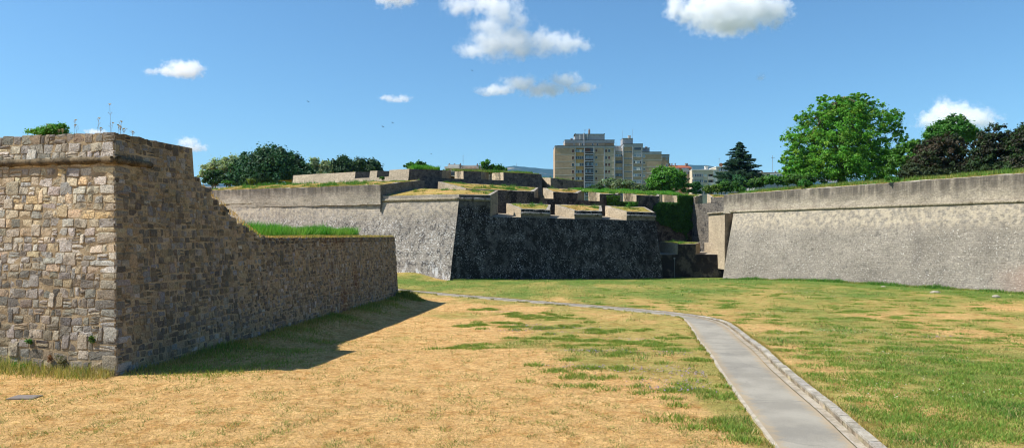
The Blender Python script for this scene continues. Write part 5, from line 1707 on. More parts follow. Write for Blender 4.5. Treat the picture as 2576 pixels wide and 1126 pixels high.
# small things on the lawn
mb = MB()
c0_ = gp(62, 997.5)
zc_ = float(ground_z(c0_[0], c0_[1])) + .012
mb.box(c0_[0] - .36, c0_[0] + .36, c0_[1] - .24, c0_[1] + .24, zc_ - .1, zc_ + .02)
mb.box(c0_[0] - .32, c0_[0] + .32, c0_[1] - .20, c0_[1] + .20, zc_ + .02, zc_ + .028, 1)
M['cover'] = plain('grey_cover_plate', (0.17, 0.145, 0.13), 0.8, 0.25, 6, .3)
M['coverframe'] = plain('cover_frame', (0.25, 0.21, 0.16), 0.9, 0.25, 4, .3)
root = empty('inspection_cover', (c0_[0], c0_[1], zc_), 'flat grey inspection cover set in the parched grass at the lower left', 'cover')
fr_o = mb.build('cover_plate', [M['coverframe'], M['cover']], root)
M['rock'] = plain('pale_rock', (0.33, 0.29, 0.225), 0.9, 0.3, 5, .6)


def rock(u, v, sx, sz, label, name='rock'):
    p = gp(u, v); z = float(ground_z(p[0], p[1]))
    mb = MB(); r = random.Random(int(u))
    n = 9
    rings = []
    for k, (f, zz) in enumerate(((1.0, -.05), (1.05, .3 * sz), (.8, .75 * sz), (.35, sz))):
        rings.append([(p[0] + sx * f * math.cos(6.283 * i / n) * r.uniform(.8, 1.15), p[1] + sx * .6 * f * math.sin(6.283 * i / n) * r.uniform(.8, 1.15), z + zz * r.uniform(.85, 1.1)) for i in range(n)])
    for a_, b_ in zip(rings[:-1], rings[1:]):
        for i in range(n):
            mb.poly([a_[i], a_[(i + 1) % n], b_[(i + 1) % n], b_[i]])
    mb.poly(rings[-1])
    o = mb.build(name, M['rock'])
    return tag(o, label, 'rock')


rock(2352, 736, .45, .17, 'low pale rock in the grass near the right-hand rampart')
rock(2505, 747, .34, .2, 'pointed pale rock nearest the right edge below the rampart')
rock(2222, 721, .24, .11, 'smallest pale rock in the grass by the right-hand rampart')
p = gp(2119, 708)
mb = MB(); z = float(ground_z(p[0], p[1]))
q = [(p[0] - .2, p[1] - .12), (p[0] + .16, p[1] - .12), (p[0] + .18, p[1] + .12), (p[0] - .18, p[1] + .12)]
mb.prism([(a, b, z - .1) for a, b in q], [(a * 1 + .14, b + .1, z + .62 + (.08 if a > p[0] else 0)) for a, b in q])
tag(mb.build('boundary_stone', M['rock'], rough=.02, rfreq=4), 'upright leaning pale slab at the foot of the right-hand rampart', 'stone')
# ------------------------------------------------------------------ the town behind
def brickmat(name, c1, c2, mort, w=0.9, h=0.3):
    T = NT(name)
    bk = T.n('ShaderNodeTexBrick'); T.l(T.coord('UV'), bk.inputs['Vector'])
    T.val(bk.inputs['Color1'], c1); T.val(bk.inputs['Color2'], c2); T.val(bk.inputs['Mortar'], mort)
    bk.inputs['Scale'].default_value = 1; bk.inputs['Brick Width'].default_value = w; bk.inputs['Row Height'].default_value = h; bk.inputs['Mortar Size'].default_value = .03
    c = T.mix(1.0, bk.outputs[0], T.ramp(T.noise(T.coord('Object'), .35, 5), .3, .7, .85, 1.12, False), 'MULTIPLY')
    T.color(c); return T.m


M['tanbrick'] = brickmat('tan_facing_brick', (0.40, 0.295, 0.205), (0.325, 0.235, 0.16), (0.36, 0.28, 0.18))
M['greybrick'] = brickmat('greyish_facing_brick', (0.40, 0.34, 0.25), (0.35, 0.30, 0.22), (0.36, 0.31, 0.24))
M['ochrebrick'] = brickmat('ochre_facing_brick', (0.52, 0.33, 0.13), (0.45, 0.28, 0.11), (0.45, 0.31, 0.16))
M['concrete'] = plain('grey_concrete', (0.30, 0.315, 0.335), 0.85, 0.2, .8)
M['conclight'] = plain('pale_concrete', (0.50, 0.48, 0.44), 0.85, 0.12, .8)
M['roofedge'] = plain('dark_roof_edge', (0.09, 0.10, 0.11), 0.8, 0.2)
M['glass'] = plain('window_glass', (0.03, 0.038, 0.05), 0.12, 0.5, .8, 0, 0, .6)
M['glassb'] = plain('bright_window_glass', (0.15, 0.20, 0.26), 0.15, 0.5, .9, 0, 0, .6)
M['shutter'] = plain('brown_roller_blind', (0.11, 0.055, 0.04), 0.7, 0.3, 2)
M['blind'] = plain('white_roller_blind', (0.55, 0.55, 0.53), 0.7, 0.15, 2)
M['whiteframe'] = plain('white_frame', (0.52, 0.52, 0.50), 0.6, 0.1)
M['darkframe'] = plain('dark_frame', (0.05, 0.05, 0.055), 0.6, 0.2)
M['chimney'] = plain('chimney_render', (0.26, 0.22, 0.19), 0.9, 0.25, 2)
M['metal'] = plain('galvanised_pole', (0.30, 0.32, 0.34), 0.5, 0.15)
M['whitepipe'] = plain('white_pipe', (0.7, 0.7, 0.68), 0.6, 0.1)
M['cream'] = plain('cream_render', (0.56, 0.48, 0.36), 0.9, 0.15, .7)
M['white'] = plain('white_render', (0.60, 0.58, 0.54), 0.9, 0.12, .7)
M['redbrick'] = brickmat('orange_brick', (0.40, 0.19, 0.10), (0.34, 0.155, 0.08), (0.33, 0.2, 0.13))
M['pinkbrick'] = brickmat('pinkish_brick', (0.46, 0.32, 0.21), (0.40, 0.28, 0.19), (0.4, 0.3, 0.22))
T = NT('red_roof_tiles'); uv = T.coord('Object')
wv = T.n('ShaderNodeTexWave', wave_type='BANDS', bands_direction='X'); T.l(uv, wv.inputs['Vector']); wv.inputs['Scale'].default_value = 2.0; wv.inputs['Distortion'].default_value = 1.0
T.color(T.mix(T.ramp(T.noise(uv, 1.5, 6, .7), .35, .65), (0.33, 0.115, 0.06, 1), (0.24, 0.085, 0.05, 1))); T.bump(wv.outputs[1], .6, .1); M['tiles'] = T.m

BY = 300.0


class Facade:
    """builds in the metres of a facade surveyed on an enlarged view"""

    def __init__(self, name, label, sx, ox, sy, oy, Y, group=None, cat='building'):
        self.Y, self.p = Y, (sx, ox, sy, oy)
        self.root = empty(name, (self.x(0), Y, 9.5), label, cat, group)
        self.nw = 0

    def x(self, u): return (u / self.p[0] + self.p[1] - CX) / F * self.Y
    def z(self, v): return hz(v / self.p[2] + self.p[3], self.Y)

    def box(self, mb, u0, u1, v0, v1, dy0=0.0, dy1=12.0, m=0, skip=''):
        mb.box(self.x(u0), self.x(u1), self.Y + dy0, self.Y + dy1, self.z(v1), self.z(v0), m, skip=skip)

    def part(self, name, boxes, mats, parent=None):
        if name in ('floor_band', 'concrete_band', 'pilaster', 'brick_panel', 'balcony_front', 'balcony_slab', 'roof_edge', 'roof_pipe', 'cornice', 'wall', 'bay_wall') and len(boxes) > 1:
            return [self.part(name, [b], mats) for b in boxes]
        mb = MB()
        for b in boxes: self.box(mb, *b)
        return mb.build(name, mats, self.root if parent is None else parent)

    def window(self, u0, u1, v0, v1, dy=0.0, n=1, frame='whiteframe', pane='glass', recess=0.18, fw=0.09, sill=True):
        x0, x1, z0, z1 = self.x(u0), self.x(u1), self.z(v1), self.z(v0)
        y = self.Y + dy
        mb = MB()
        mb.box(x0, x1, y - .05, y + .02, z1 - fw, z1); mb.box(x0, x1, y - (.14 if sill else .05), y + .02, z0, z0 + fw)
        for k in range(n + 1):
            xc = x0 + (x1 - x0 - fw) * k / n
            mb.box(xc, xc + fw, y - .046, y + .02, z0 + fw, z1 - fw)
        o = mb.build('window', M[frame], self.root)
        pb = MB()
        pl = pane if isinstance(pane, (list, tuple)) else [pane] * n
        ms = sorted(set(pl))
        for k in range(n):
            xa = x0 + (x1 - x0 - fw) * k / n + fw; xb = x0 + (x1 - x0 - fw) * (k + 1) / n
            pb.box(xa, xb, y - .022, y + .0, z0 + fw, z1 - fw, ms.index(pl[k]))
        pb.build('pane', [M[q] for q in ms], o)
        self.nw += 1
        return o


r9 = random.Random(17)
G6 = 'brick apartment blocks behind the ramparts'
A = Facade('apartment_building', 'tall tan brick apartment block with a stepped grey top, left of the pair', 6.715, 1375.2, 6.715, 315.3, BY, G6)
A.part('wall', [(140, 485, 380, 1700), (805, 965, 380, 1700, .02), (965, 1150, 380, 1700, .04, 12, 1)], [M['tanbrick'], M['greybrick']])
A.part('wall', [(315, 640, 285, 350, 2.2), (645, 992, 285, 350, 2.25), (1000, 1155, 285, 350, 2.9, 11)], [M['tanbrick']])
A.part('bay_wall', [(485, 632, 380, 1700, 1.1), (632, 805, 380, 1700, .9, 12, 1)], [M['ochrebrick'], M['concrete']])
bands = [(140, 1155, 350, 381, -.12, 12.1)] + [(312, 1158, 237, 286, 2.05, 11.2), (490, 997, 133, 240, 3.2, 10)]
A.part('concrete_band', bands + [(180, 315, 322, 350, 3, 8)], M['concrete'])
fl = [492, 610, 724, 842, 958, 1074, 1190]
A.part('floor_band', [(u0, u1, v - 5, v + 3, -.03, .2) for v in fl for u0, u1 in ((140, 485), (806, 964), (988, 1140))], M['conclight'])
A.part('roof_edge', [(137, 1158, 343, 350, -.3, 12.3), (310, 1161, 231, 237.5, 1.9, 11.4), (486, 1000, 126, 133.5, 3.0, 10.2), (486, 500, 117, 126, 3.0, 4), (984, 1000, 126 - 6, 126, 3, 4)], M['roofedge'])
A.part('pilaster', [(632, 646, 380, 1700, -.35, 1), (788, 806, 360, 1700, -.35, 1), (965, 987, 380, 1700, -.1, .3), (1140, 1157, 380, 1700, -.2, 8), (474, 489, 380, 1700, -.1, 1.2), (632, 648, 120, 350, 1.7, 3)], M['concrete'])
pt = ['shutter', 'shutter', 'glass', 'shutter', 'shutter', 'glass', 'shutter']
for i in range(7):
    b = 405 + 116.5 * i
    A.window(422, 466, b, b + 57, 0, 1, 'whiteframe', pt[i], fw=.06)
    b = 398 + 117 * i
    A.window(489, 630, b, b + 54, .95, 4, 'conclight', [['glassb', 'glassb', 'blind', 'glassb'], ['glass'] * 4, ['blind', 'blind', 'glass', 'glass'], ['glassb', 'glass', 'glassb', 'shutter'], ['glassb', 'glass', 'blind', 'shutter'], ['glassb', 'glass', 'glassb', 'glass'], ['glass'] * 4][i], fw=.08)
    b = 388 + 118 * i
    A.window(650, 785, b, b + 60, -.1, 4 if i else 3, 'darkframe', [['shutter', 'shutter', 'glass'], ['glassb'] * 4, ['glass', 'glassb', 'glass', 'glassb'], ['glassb', 'glass', 'glassb', 'glass'], ['glass'] * 4, ['glassb'] * 4, ['glassb'] * 4][i], fw=.1)
    A.window(820, 858, 402 + 117 * i, 402 + 117 * i + 50, .02, 1, 'whiteframe', ['shutter', 'glass', 'glassb', 'darkframe', 'shutter', 'glass', 'glass'][i], fw=.06)
    for u in (985, 1036):
        A.window(u, u + 41, 404 + 117 * i, 404 + 117 * i + 52, .04, 1, 'whiteframe', 'shutter' if (i * 3 + u) % 4 else 'glass', fw=.06)
# railings and slabs of the glazed galleries
A.part('balcony_front', [(646, 788, 452 + 118 * i, 458 + 118 * i, -.55, .9) for i in range(7)] + [(646, 788, 478 + 118 * i, 494 + 118 * i, -.5, .9) for i in range(7)], M['concrete'])
A.part('railing', [(650, 784, 461 + 118 * i, 465 + 118 * i, -.5, -.42) for i in range(7)] + [(650, 784, 471 + 118 * i, 476 + 118 * i, -.5, -.42) for i in range(7)], M['darkframe'])
for u0, u1 in ((462, 480), (602, 632), (775, 800), (855, 882)):
    A.window(u0, u1, 290, 349, 2.15, 1, 'whiteframe', 'glass', fw=.1, sill=False)
A.part('chimney', [(728, 758, 48, 126, 5, 6.2), (722, 764, 118, 127, 4.9, 6.3), (731, 738, 28, 48, 5, 6), (748, 755, 28, 48, 5, 6)], M['chimney'])
A.part('chimney', [(420, 437, 190, 231, 5, 6), (441, 458, 190, 231, 5, 6), (408, 470, 222, 231, 4.8, 6.4)], M['chimney'])
A.part('roof_pipe', [(568, 577, 145, 235, 2.5, 2.8), (694, 700, 135, 231, 2.5, 2.7), (556, 562, 292, 348, 1.8, 2.0)], M['whitepipe'])
A.part('aerial', [(657, 660, 55, 231, 3, 3.1), (645, 684, 58, 61, 3, 3.1), (650, 675, 72, 74, 3, 3.1)], M['metal'])
A.part('aerial', [(740, 743, 14, 50, 5.5, 5.6)], M['metal'])
dm = MB()
xd, zd = A.x(478), A.z(158)
rg = [[(xd + r_ * math.cos(a) * .55, BY + 2.6 - dd, zd + r_ * math.sin(a)) for a in np.linspace(0, 6.283, 13)[:-1]] for r_, dd in ((.62, .35), (.42, .12), (.12, 0.02))]
for a_, b_ in zip(rg[:-1], rg[1:]):
    for i in range(12): dm.poly([a_[i], a_[(i + 1) % 12], b_[(i + 1) % 12], b_[i]])
dm.poly(rg[-1]); dm.tube([(xd, BY + 2.65, zd), (xd + .5, BY + 3.3, zd - .5)], .06, 6)
dm.build('satellite_dish', M['chimney'], A.root)

B = Facade('apartment_building', 'tan brick apartment block with a small lift tower, right of the pair', 6.715, 1375.2, 6.715, 315.3, BY, G6)
B.part('wall', [(1625, 1938, 490, 1700, .0, 12), (1300, 1455, 350, 1700, .25, 12), (1157, 1300, 470, 1700, 1.4, 12, 1)], [M['tanbrick'], M['tanbrick']])
B.part('bay_wall', [(1455, 1625, 350, 1700, .05, 11.5)], [M['concrete']])
B.part('concrete_band', [(1610, 1940, 450, 491, -.1, 12.1), (1296, 1626, 314, 365, .0, 11.8), (1296, 1470, 211, 312, 2, 8), (1157, 1300, 436, 472, 1.2, 11), (1160, 1297, 315, 436, 6, 11, 1), (1627, 1770, 363, 450, 4, 10)], [M['concrete'], M['conclight']])
B.part('roof_edge', [(1606, 1942, 445, 451, -.3, 12.3), (1292, 1628, 308, 314.5, -.2, 12), (1294, 1472, 206, 211.5, 1.8, 8.2), (1155, 1302, 431, 436.5, 1.0, 11.2), (1624, 1774, 358, 363.5, 3.8, 10.2)], M['roofedge'])
B.part('pilaster', [(1288, 1303, 350, 1700, -.1, 1.6), (1447, 1462, 350, 1700, -.15, .6), (1604, 1616, 440, 1700, -.15, .6)], M['concrete'])
B.part('floor_band', [(1616, 1938, v - 5, v + 3, -.03, .2) for v in (588, 697, 805, 915, 1022, 1130)], M['conclight'])
B.part('brick_panel', [(1462, 1604, v, v + 45, -.05, .3) for v in (536, 650, 764, 868, 980, 1090)], [M['tanbrick']])
for i in range(7):
    v = 480 + 110 * i
    B.window(1160, 1286, v, v + 46, 1.35, 4, ['whiteframe', 'darkframe', 'whiteframe', 'darkframe', 'blind', 'whiteframe', 'whiteframe'][i], [['glassb', 'glassb', 'glassb', 'glass'], ['glass'] * 4, ['glassb'] * 4, ['glassb', 'glass', 'glassb', 'glassb'], ['blind'] * 4, ['glassb'] * 4, ['glass'] * 4][i], fw=.09)
    v = 434 + 111 * i
    B.window(1312, 1446, v, v + 28, .2, 7, 'conclight', ['glass'] * 7, fw=.08, sill=False)
    v = 486 + 111 * i
    B.window(1464, 1600, v, v + 48, -.02, 5, 'whiteframe', [['glassb'] * 5, ['darkframe', 'blind', 'glassb', 'glassb', 'darkframe'], ['glassb', 'glassb', 'blind', 'blind', 'glassb'], ['blind', 'glassb', 'glassb', 'glass', 'glass'], ['glassb', 'glass', 'glassb', 'glassb', 'glassb'], ['glassb'] * 5, ['glassb'] * 5][i], fw=.09)
    v = 500 + 109 * i
    B.window(1628, 1664, v, v + 46, -.02, 1, 'whiteframe', ['glassb', 'darkframe', 'glass', 'glassb', 'glass', 'glass', 'glass'][i], fw=.12)
B.window(1472, 1605, 368, 424, .0, 1, 'conclight', 'glass', fw=.12)
B.part('railing', [(1160, 1292, v, v + 3, 1.3, 1.36) for v in (392, 408, 424)] + [(u, u + 3, 392, 431, 1.3, 1.36) for u in range(1160, 1292, 14)], M['whitepipe'])
B.part('chimney', [(1406, 1450, 150, 206, 4, 5.4), (1404, 1412, 146, 152, 4, 5.4), (1424, 1432, 146, 152, 4, 5.4), (1443, 1452, 146, 152, 4, 5.4)], M['conclight'])
B.part('chimney', [(1711, 1726, 328, 358, 6, 7), (1733, 1748, 328, 358, 6, 7)], M['chimney'])
B.part('aerial', [(1298, 1300.5, 70, 206, 3, 3.1)], M['metal'])
B.part('aerial', [(1471, 1474, 48, 206, 3, 3.1)], M['metal'])
B.part('roof_pipe', [(1183, 1188, 280, 431, 2, 2.2), (1161, 1165, 285, 431, 2, 2.2)], M['whitepipe'])

C = Facade('apartment_building', 'lower brown brick wing half hidden behind the right-hand block', 3.0306 * 1.4907, 1375.2 + 0, 3.0306 * 1.4907, 308.6, 312, G6)
C.part('wall', [(1303, 1393, 395, 1200, 0, 10)], M['tanbrick'])
C.part('concrete_band', [(1303, 1395, 364, 396, -.1, 10.1)], M['concrete'])
C.part('roof_edge', [(1300, 1397, 359, 364.5, -.3, 10.2)], M['roofedge'])
for v in (395, 467, 540):
    C.window(1304, 1314, v, v + 32, 0, 1, 'conclight', 'glass', fw=.1); C.window(1355, 1376, v, v + 32, 0, 1, 'conclight', 'glassb', fw=.1)

D = Facade('apartment_building', 'lower block with a red tiled roof and orange brick piers', 8.170, 1630.1, 8.170, 402.5, 340)
D.part('wall', [(440, 850, 180, 900, .2, 12), (640, 692, 165, 900, -.1, .5, 1), (850, 900, 160, 900, -.15, 12, 1), (893, 905, 150, 900, -.3, 12.2, 2)], [M['pinkbrick'], M['redbrick'], M['white']])
dm = MB()
dm.prism([(D.x(425), 339.4, D.z(170)), (D.x(900), 339.4, D.z(165)), (D.x(886), 346, D.z(88)), (D.x(440), 346, D.z(80))], [(D.x(425), 339.4, D.z(164)), (D.x(900), 339.4, D.z(159)), (D.x(886), 346, D.z(84)), (D.x(440), 346, D.z(76))])
dm.build('roof', M['tiles'], D.root)
D.part('cornice', [(560, 640, 180, 238, .0, .3), (692, 846, 180, 238, .0, .3)], M['conclight'])
for v in (242, 372, 496):
    D.window(560, 640, v, v + 52, .15, 2, 'whiteframe', ['glass', 'glassb'], fw=.08)
    D.window(645 + 52, 738, v, v + 52, .15, 1, 'whiteframe', 'glassb', fw=.08)
    D.window(738, 790, v, v + 52, .15, 1, 'pinkbrick', 'shutter', fw=.08)
    D.window(790, 846, v, v + 52, .15, 2, 'whiteframe', ['glassb', 'glass'], fw=.08)
for u0, u1 in ((460, 478), (482, 500), (528, 542), (596, 610), (815, 832), (846, 862)):
    D.part('chimney', [(u0, u1, 50, 92, 4, 5.2), (u0 - 3, u1 + 3, 38 + 10, 53, 3.9, 5.3)], M['chimney'])

E = Facade('apartment_building', 'cream rendered block with glazed galleries left of the conifer', 8.170, 1630.1, 8.170, 402.5, 335)
E.part('wall', [(905, 1240, 212, 900, .2, 12), (1240, 1350, 285, 900, 1.4, 12), (1350, 1420, 212, 900, .1, 12, 1), (1240, 1350, 212, 288, .25, 12)], [M['cream'], M['white']])
E.part('cornice', [(902, 1422, 196, 213, -.1, 12.1), (1338, 1346, 196, 285, -.12, .4)], M['white'])
for i in range(4):
    v = 284 + 120 * i
    E.window(918, 1132, v, v + 60, -.35, 6, 'whiteframe', [r9.choice(['glassb', 'glass', 'glassb']) for _ in range(6)], fw=.1)
    E.window(1156, 1214, v + 4, v + 62, .18, 2, 'whiteframe', 'blind' if i == 0 else 'glass', fw=.1)
    E.window(1262, 1335, v + 4, v + 52, 1.35, 2, 'darkframe', ['glass', 'shutter'], fw=.07)
E.part('balcony_front', [(914, 1138, 346 + 120 * i, 392 + 120 * i, -.45, .2) for i in range(4)] + [(1242, 1350, 338 + 122 * i, 405 + 122 * i, .0, .3) for i in range(4)], [M['conclight']])
E.part('balcony_slab', [(910, 1142, 341 + 120 * i, 347 + 120 * i, -.55, .2) for i in range(4)], M['chimney'])
E.part('chimney', [(1216, 1268, 128, 196, 3, 4.6), (1210, 1274, 112, 129, 2.8, 4.8)], M['white'])

Ff = Facade('apartment_building', 'cream block mostly hidden behind the conifer', 8.170, 1630.1, 8.170, 402.5, 352)
Ff.part('wall', [(1400, 1900, 150, 900, 0, 12), (1395, 1420, 140, 900, -.2, .5, 1)], [M['cream'], M['white']])
Ff.part('cornice', [(1392, 1905, 132, 151, -.4, 12.2)], M['white'])
for i in range(5):
    v = 170 + 122 * i
    Ff.window(1450, 1640, v, v + 60, -.3, 5, 'whiteframe', ['glassb', 'glass', 'glassb', 'glass', 'glassb'], fw=.1)
    Ff.window(1700, 1860, v, v + 60, -.3, 4, 'whiteframe', 'glass', fw=.1)
Ff.part('aerial', [(1500, 1503, -60, 132, 3, 3.1), (1480, 1523, -40, -37, 3, 3.1)], M['metal'])
dm = MB()
xd, zd = Ff.x(1515), Ff.z(92)
rg = [[(xd + r_ * math.cos(a), 352 + 1.6 - dd, zd + r_ * math.sin(a) * .9) for a in np.linspace(0, 6.283, 13)[:-1]] for r_, dd in ((1.0, .4), (.7, .15), (.2, 0.02))]
for a_, b_ in zip(rg[:-1], rg[1:]):
    for i in range(12): dm.poly([a_[i], a_[(i + 1) % 12], b_[(i + 1) % 12], b_[i]])
dm.poly(rg[-1]); dm.tube([(xd, 353.7, zd), (xd, 354.2, Ff.z(132))], .1, 6)
M['rustdish'] = plain('rusty_dish', (0.36, 0.16, 0.08), 0.7, 0.25)
dm.build('satellite_dish', M['rustdish'], Ff.root)

H = Facade('apartment_building', 'far white block with a flat roof between the conifer and the largest tree', 3.692, 1878.3, 3.692, 221.4, 380)
H.part('wall', [(70, 560, 792, 830, .0, 14), (80, 560, 824, 1100, 1.2, 14, 1)], [M['cream'], M['concrete']])
H.part('roof_edge', [(66, 564, 783, 792, -.4, 14.2)], M['chimney'])
H.part('penthouse', [(215, 330, 792, 826, -.5, 2)], M['white'])
for u in (120, 152, 186, 208):
    H.window(u, u + 14, 800, 822, 0, 1, 'whiteframe', 'glass', fw=.1)
for u in (245, 275, 300):
    H.window(u, u + 22, 798, 822, -.52, 1, 'whiteframe', 'glassb', fw=.1)
H.part('chimney', [(95, 112, 770, 783, 3, 4), (155, 172, 768, 783, 3, 4), (284, 296, 766, 783, 3, 4)], M['chimney'])
H.part('aerial', [(259, 262, 620, 783, 3, 3.15), (245, 280, 640, 643, 3, 3.1)], M['metal'])

K = Facade('apartment_building', 'low-roofed dark brick building seen above the upper battery, with dark chimneys', 4.936, 939.2, 4.936, 375.7, 250)
K.part('wall', [(895, 1520, 236, 700, .3, 12), (960, 1010, 232, 700, .1, .5, 1)], [M['chimney'], M['white']])
K.part('wall', [(1095, 1275, 205, 236, 2, 9), (1290, 1500, 205, 236, 3, 9)], M['redbrick'])
K.part('roof', [(885, 1070, 213, 237, -.6, 2), (925, 1068, 188, 214, -.2, 3, 0), (1068, 1340, 234, 240, -.4, 10, 1), (1070, 1345, 190, 205, 2, 10, 1), (1290, 1530, 236, 242, -.3, 10, 1)], [M['white'], M['conclight']])
K.part('railing', [(u, u + 3, 216, 234, -.3, -.2) for u in range(1100, 1340, 16)] + [(1100, 1345, 214, 217, -.3, -.2)], M['whitepipe'])
for u, v0 in ((932, 165), (998, 168), (1070, 165), (1282, 168)):
    K.part('chimney', [(u + 2, u + 14, v0 + 3, v0 + 22, 1, 2), (u - 2, u + 18, v0 + 18, 232, .8, 2.3) if u > 1050 else (u, u + 16, v0 + 14, 190, .8, 2.3)], M['chimney'])
K.window(964, 1008, 278, 322, .05, 2, 'darkframe', 'glass', fw=.12)
K.window(1110, 1130, 240, 262, .25, 1, 'whiteframe', 'glass'); K.window(1040, 1080, 246, 268, .25, 2, 'whiteframe', 'glassb'); K.window(1230, 1270, 246, 268, .25, 2, 'whiteframe', 'glassb')
K.part('aerial', [(1106, 1108.5, 58, 205, 3, 3.1), (1096, 1118, 70, 72, 3, 3.1), (1099, 1116, 128, 131, 3, 3.1)], M['metal'])
dm = MB()
xd, zd = K.x(1345), K.z(175)
rg = [[(xd + r_ * math.cos(a), 252 - dd, zd + r_ * math.sin(a)) for a in np.linspace(0, 6.283, 13)[:-1]] for r_, dd in ((.5, .25), (.3, .08), (.1, 0.02))]
for a_, b_ in zip(rg[:-1], rg[1:]):
    for i in range(12): dm.poly([a_[i], a_[(i + 1) % 12], b_[(i + 1) % 12], b_[i]])
dm.poly(rg[-1]); dm.tube([(xd, 252, zd), (xd, 252.3, K.z(205))], .06, 6)
dm.build('satellite_dish', M['rustdish'], K.root)

# ------------------------------------------------------------------ hills
HYD = 6200.0
mb_h = []
us = np.linspace(-1500, 4100, 420)
prof_h = np.interp(us, [-1500, 700, 1000, 1160, 1215, 1255, 1290, 1310, 1335, 1395, 1470, 1560, 1620, 1680, 1740, 1762, 1800, 1860, 1905, 1990, 2100, 2700, 4100],
                   [470, 462, 452, 440, 430, 423, 416.8, 418.5, 421, 427, 428, 428, 424, 417, 413.5, 414.5, 419.5, 426, 434, 443, 450, 455, 470])
rows = []
for t in np.linspace(0, 1, 26):
    n = (fbm(np.stack([us * .02, 0 * us + t * 5], 1), 91, 5) - .5)
    Yr = HYD - 3600 * (1 - t) ** 1.0
    hh = hz(prof_h, HYD) * (t ** 1.25)
    fine = (fbm(np.stack([us * .25, 0 * us + t * 9], 1), 92, 3) - .5) * 9
    Z = hh * (1 + n * .35 * (1 - t)) + fine * (.4 + t)
    rows.append(np.stack([(us - CX) / F * HYD, np.full_like(us, Yr) + n * 500 * (1 - t), np.maximum(Z, 0)], 1))
rows.append(rows[-1] * 1.0 + np.array([0, 1500, 0])); rows[-1][:, 2] = 20
mb = MB()
nr, nc = len(rows), len(us)
for r_ in rows:
    mb.v += [tuple(p) for p in r_]; mb.t += [(1, 1, 1)] * nc
for j in range(nr - 1):
    for i in range(nc - 1):
        q = j * nc + i; mb.f.append([q, q + 1, q + nc + 1, q + nc]); mb.m.append(0)
T = NT('wooded_hillside'); ob = T.coord('Object')
w = T.ramp(T.noise(ob, .0016, 6, .65), .54, .60)
c = T.mix(w, (0.022, 0.05, 0.04, 1), (0.20, 0.17, 0.12, 1))
T.color(T.mix(1.0, c, T.ramp(T.noise(ob, .02, 5, .7), .3, .7, .6, 1.3, False), 'MULTIPLY'))
hills = mb.build('hills', T.m, smooth=False)
tag(hills, kind='structure')
mb = MB()
for u, v, h in ((1299, 418, 11), (1312, 419.5, 5), (1318, 419, 6)):
    x, y, z = at(u, v + 3, HYD)
    mb_ = MB(); mb_.tube([(x, y - 20, z - 10), (x, y - 20, z + h * HYD / F)], [2.2, 1.2], 6)
    if h > 10: tag(mb_.build('radio_mast', M['metal']), 'thin radio mast on the crest of the blue hill', 'mast')

# ------------------------------------------------------------------ birds
for i, (u, v, s_) in enumerate(((964, 319, 1.0), (776, 256, .7), (988, 309, .6), (1188, 178, .6), (1085, 387, .6))):
    x, y, z = at(u, v, 140 + 10 * i)
    mb = MB()
    w = .38 * s_ + .1
    mb.tube([(x - .18, y, z), (x - .05, y, z + .01), (x + .1, y, z + .01), (x + .2, y, z)], [.012, .06, .05, .01], 7)
    for sgn in (-1, 1):
        mb.poly([(x + .06, y, z + .03), (x - .05, y, z + .03), (x - .10, y + sgn * w, z + .14), (x - .2, y + sgn * w * 1.6, z + .06)])
    M['bird'] = M.get('bird') or plain('dark_plumage', (0.03, 0.03, 0.035), .8, .2)
    tag(mb.build('bird', M['bird']), 'tiny dark bird flying in the blue sky', 'bird', 'birds flying in the sky')

# ------------------------------------------------------------------ clouds: real volumes far away
def ico(sub):
    import bmesh
    bm = bmesh.new(); bmesh.ops.create_icosphere(bm, subdivisions=sub, radius=1)
    v = np.array([x.co[:] for x in bm.verts]); f = [[q.index for q in x.verts] for x in bm.faces]
    bm.free(); return v, f


IV, IF = ico(2)
CY = 10000.0


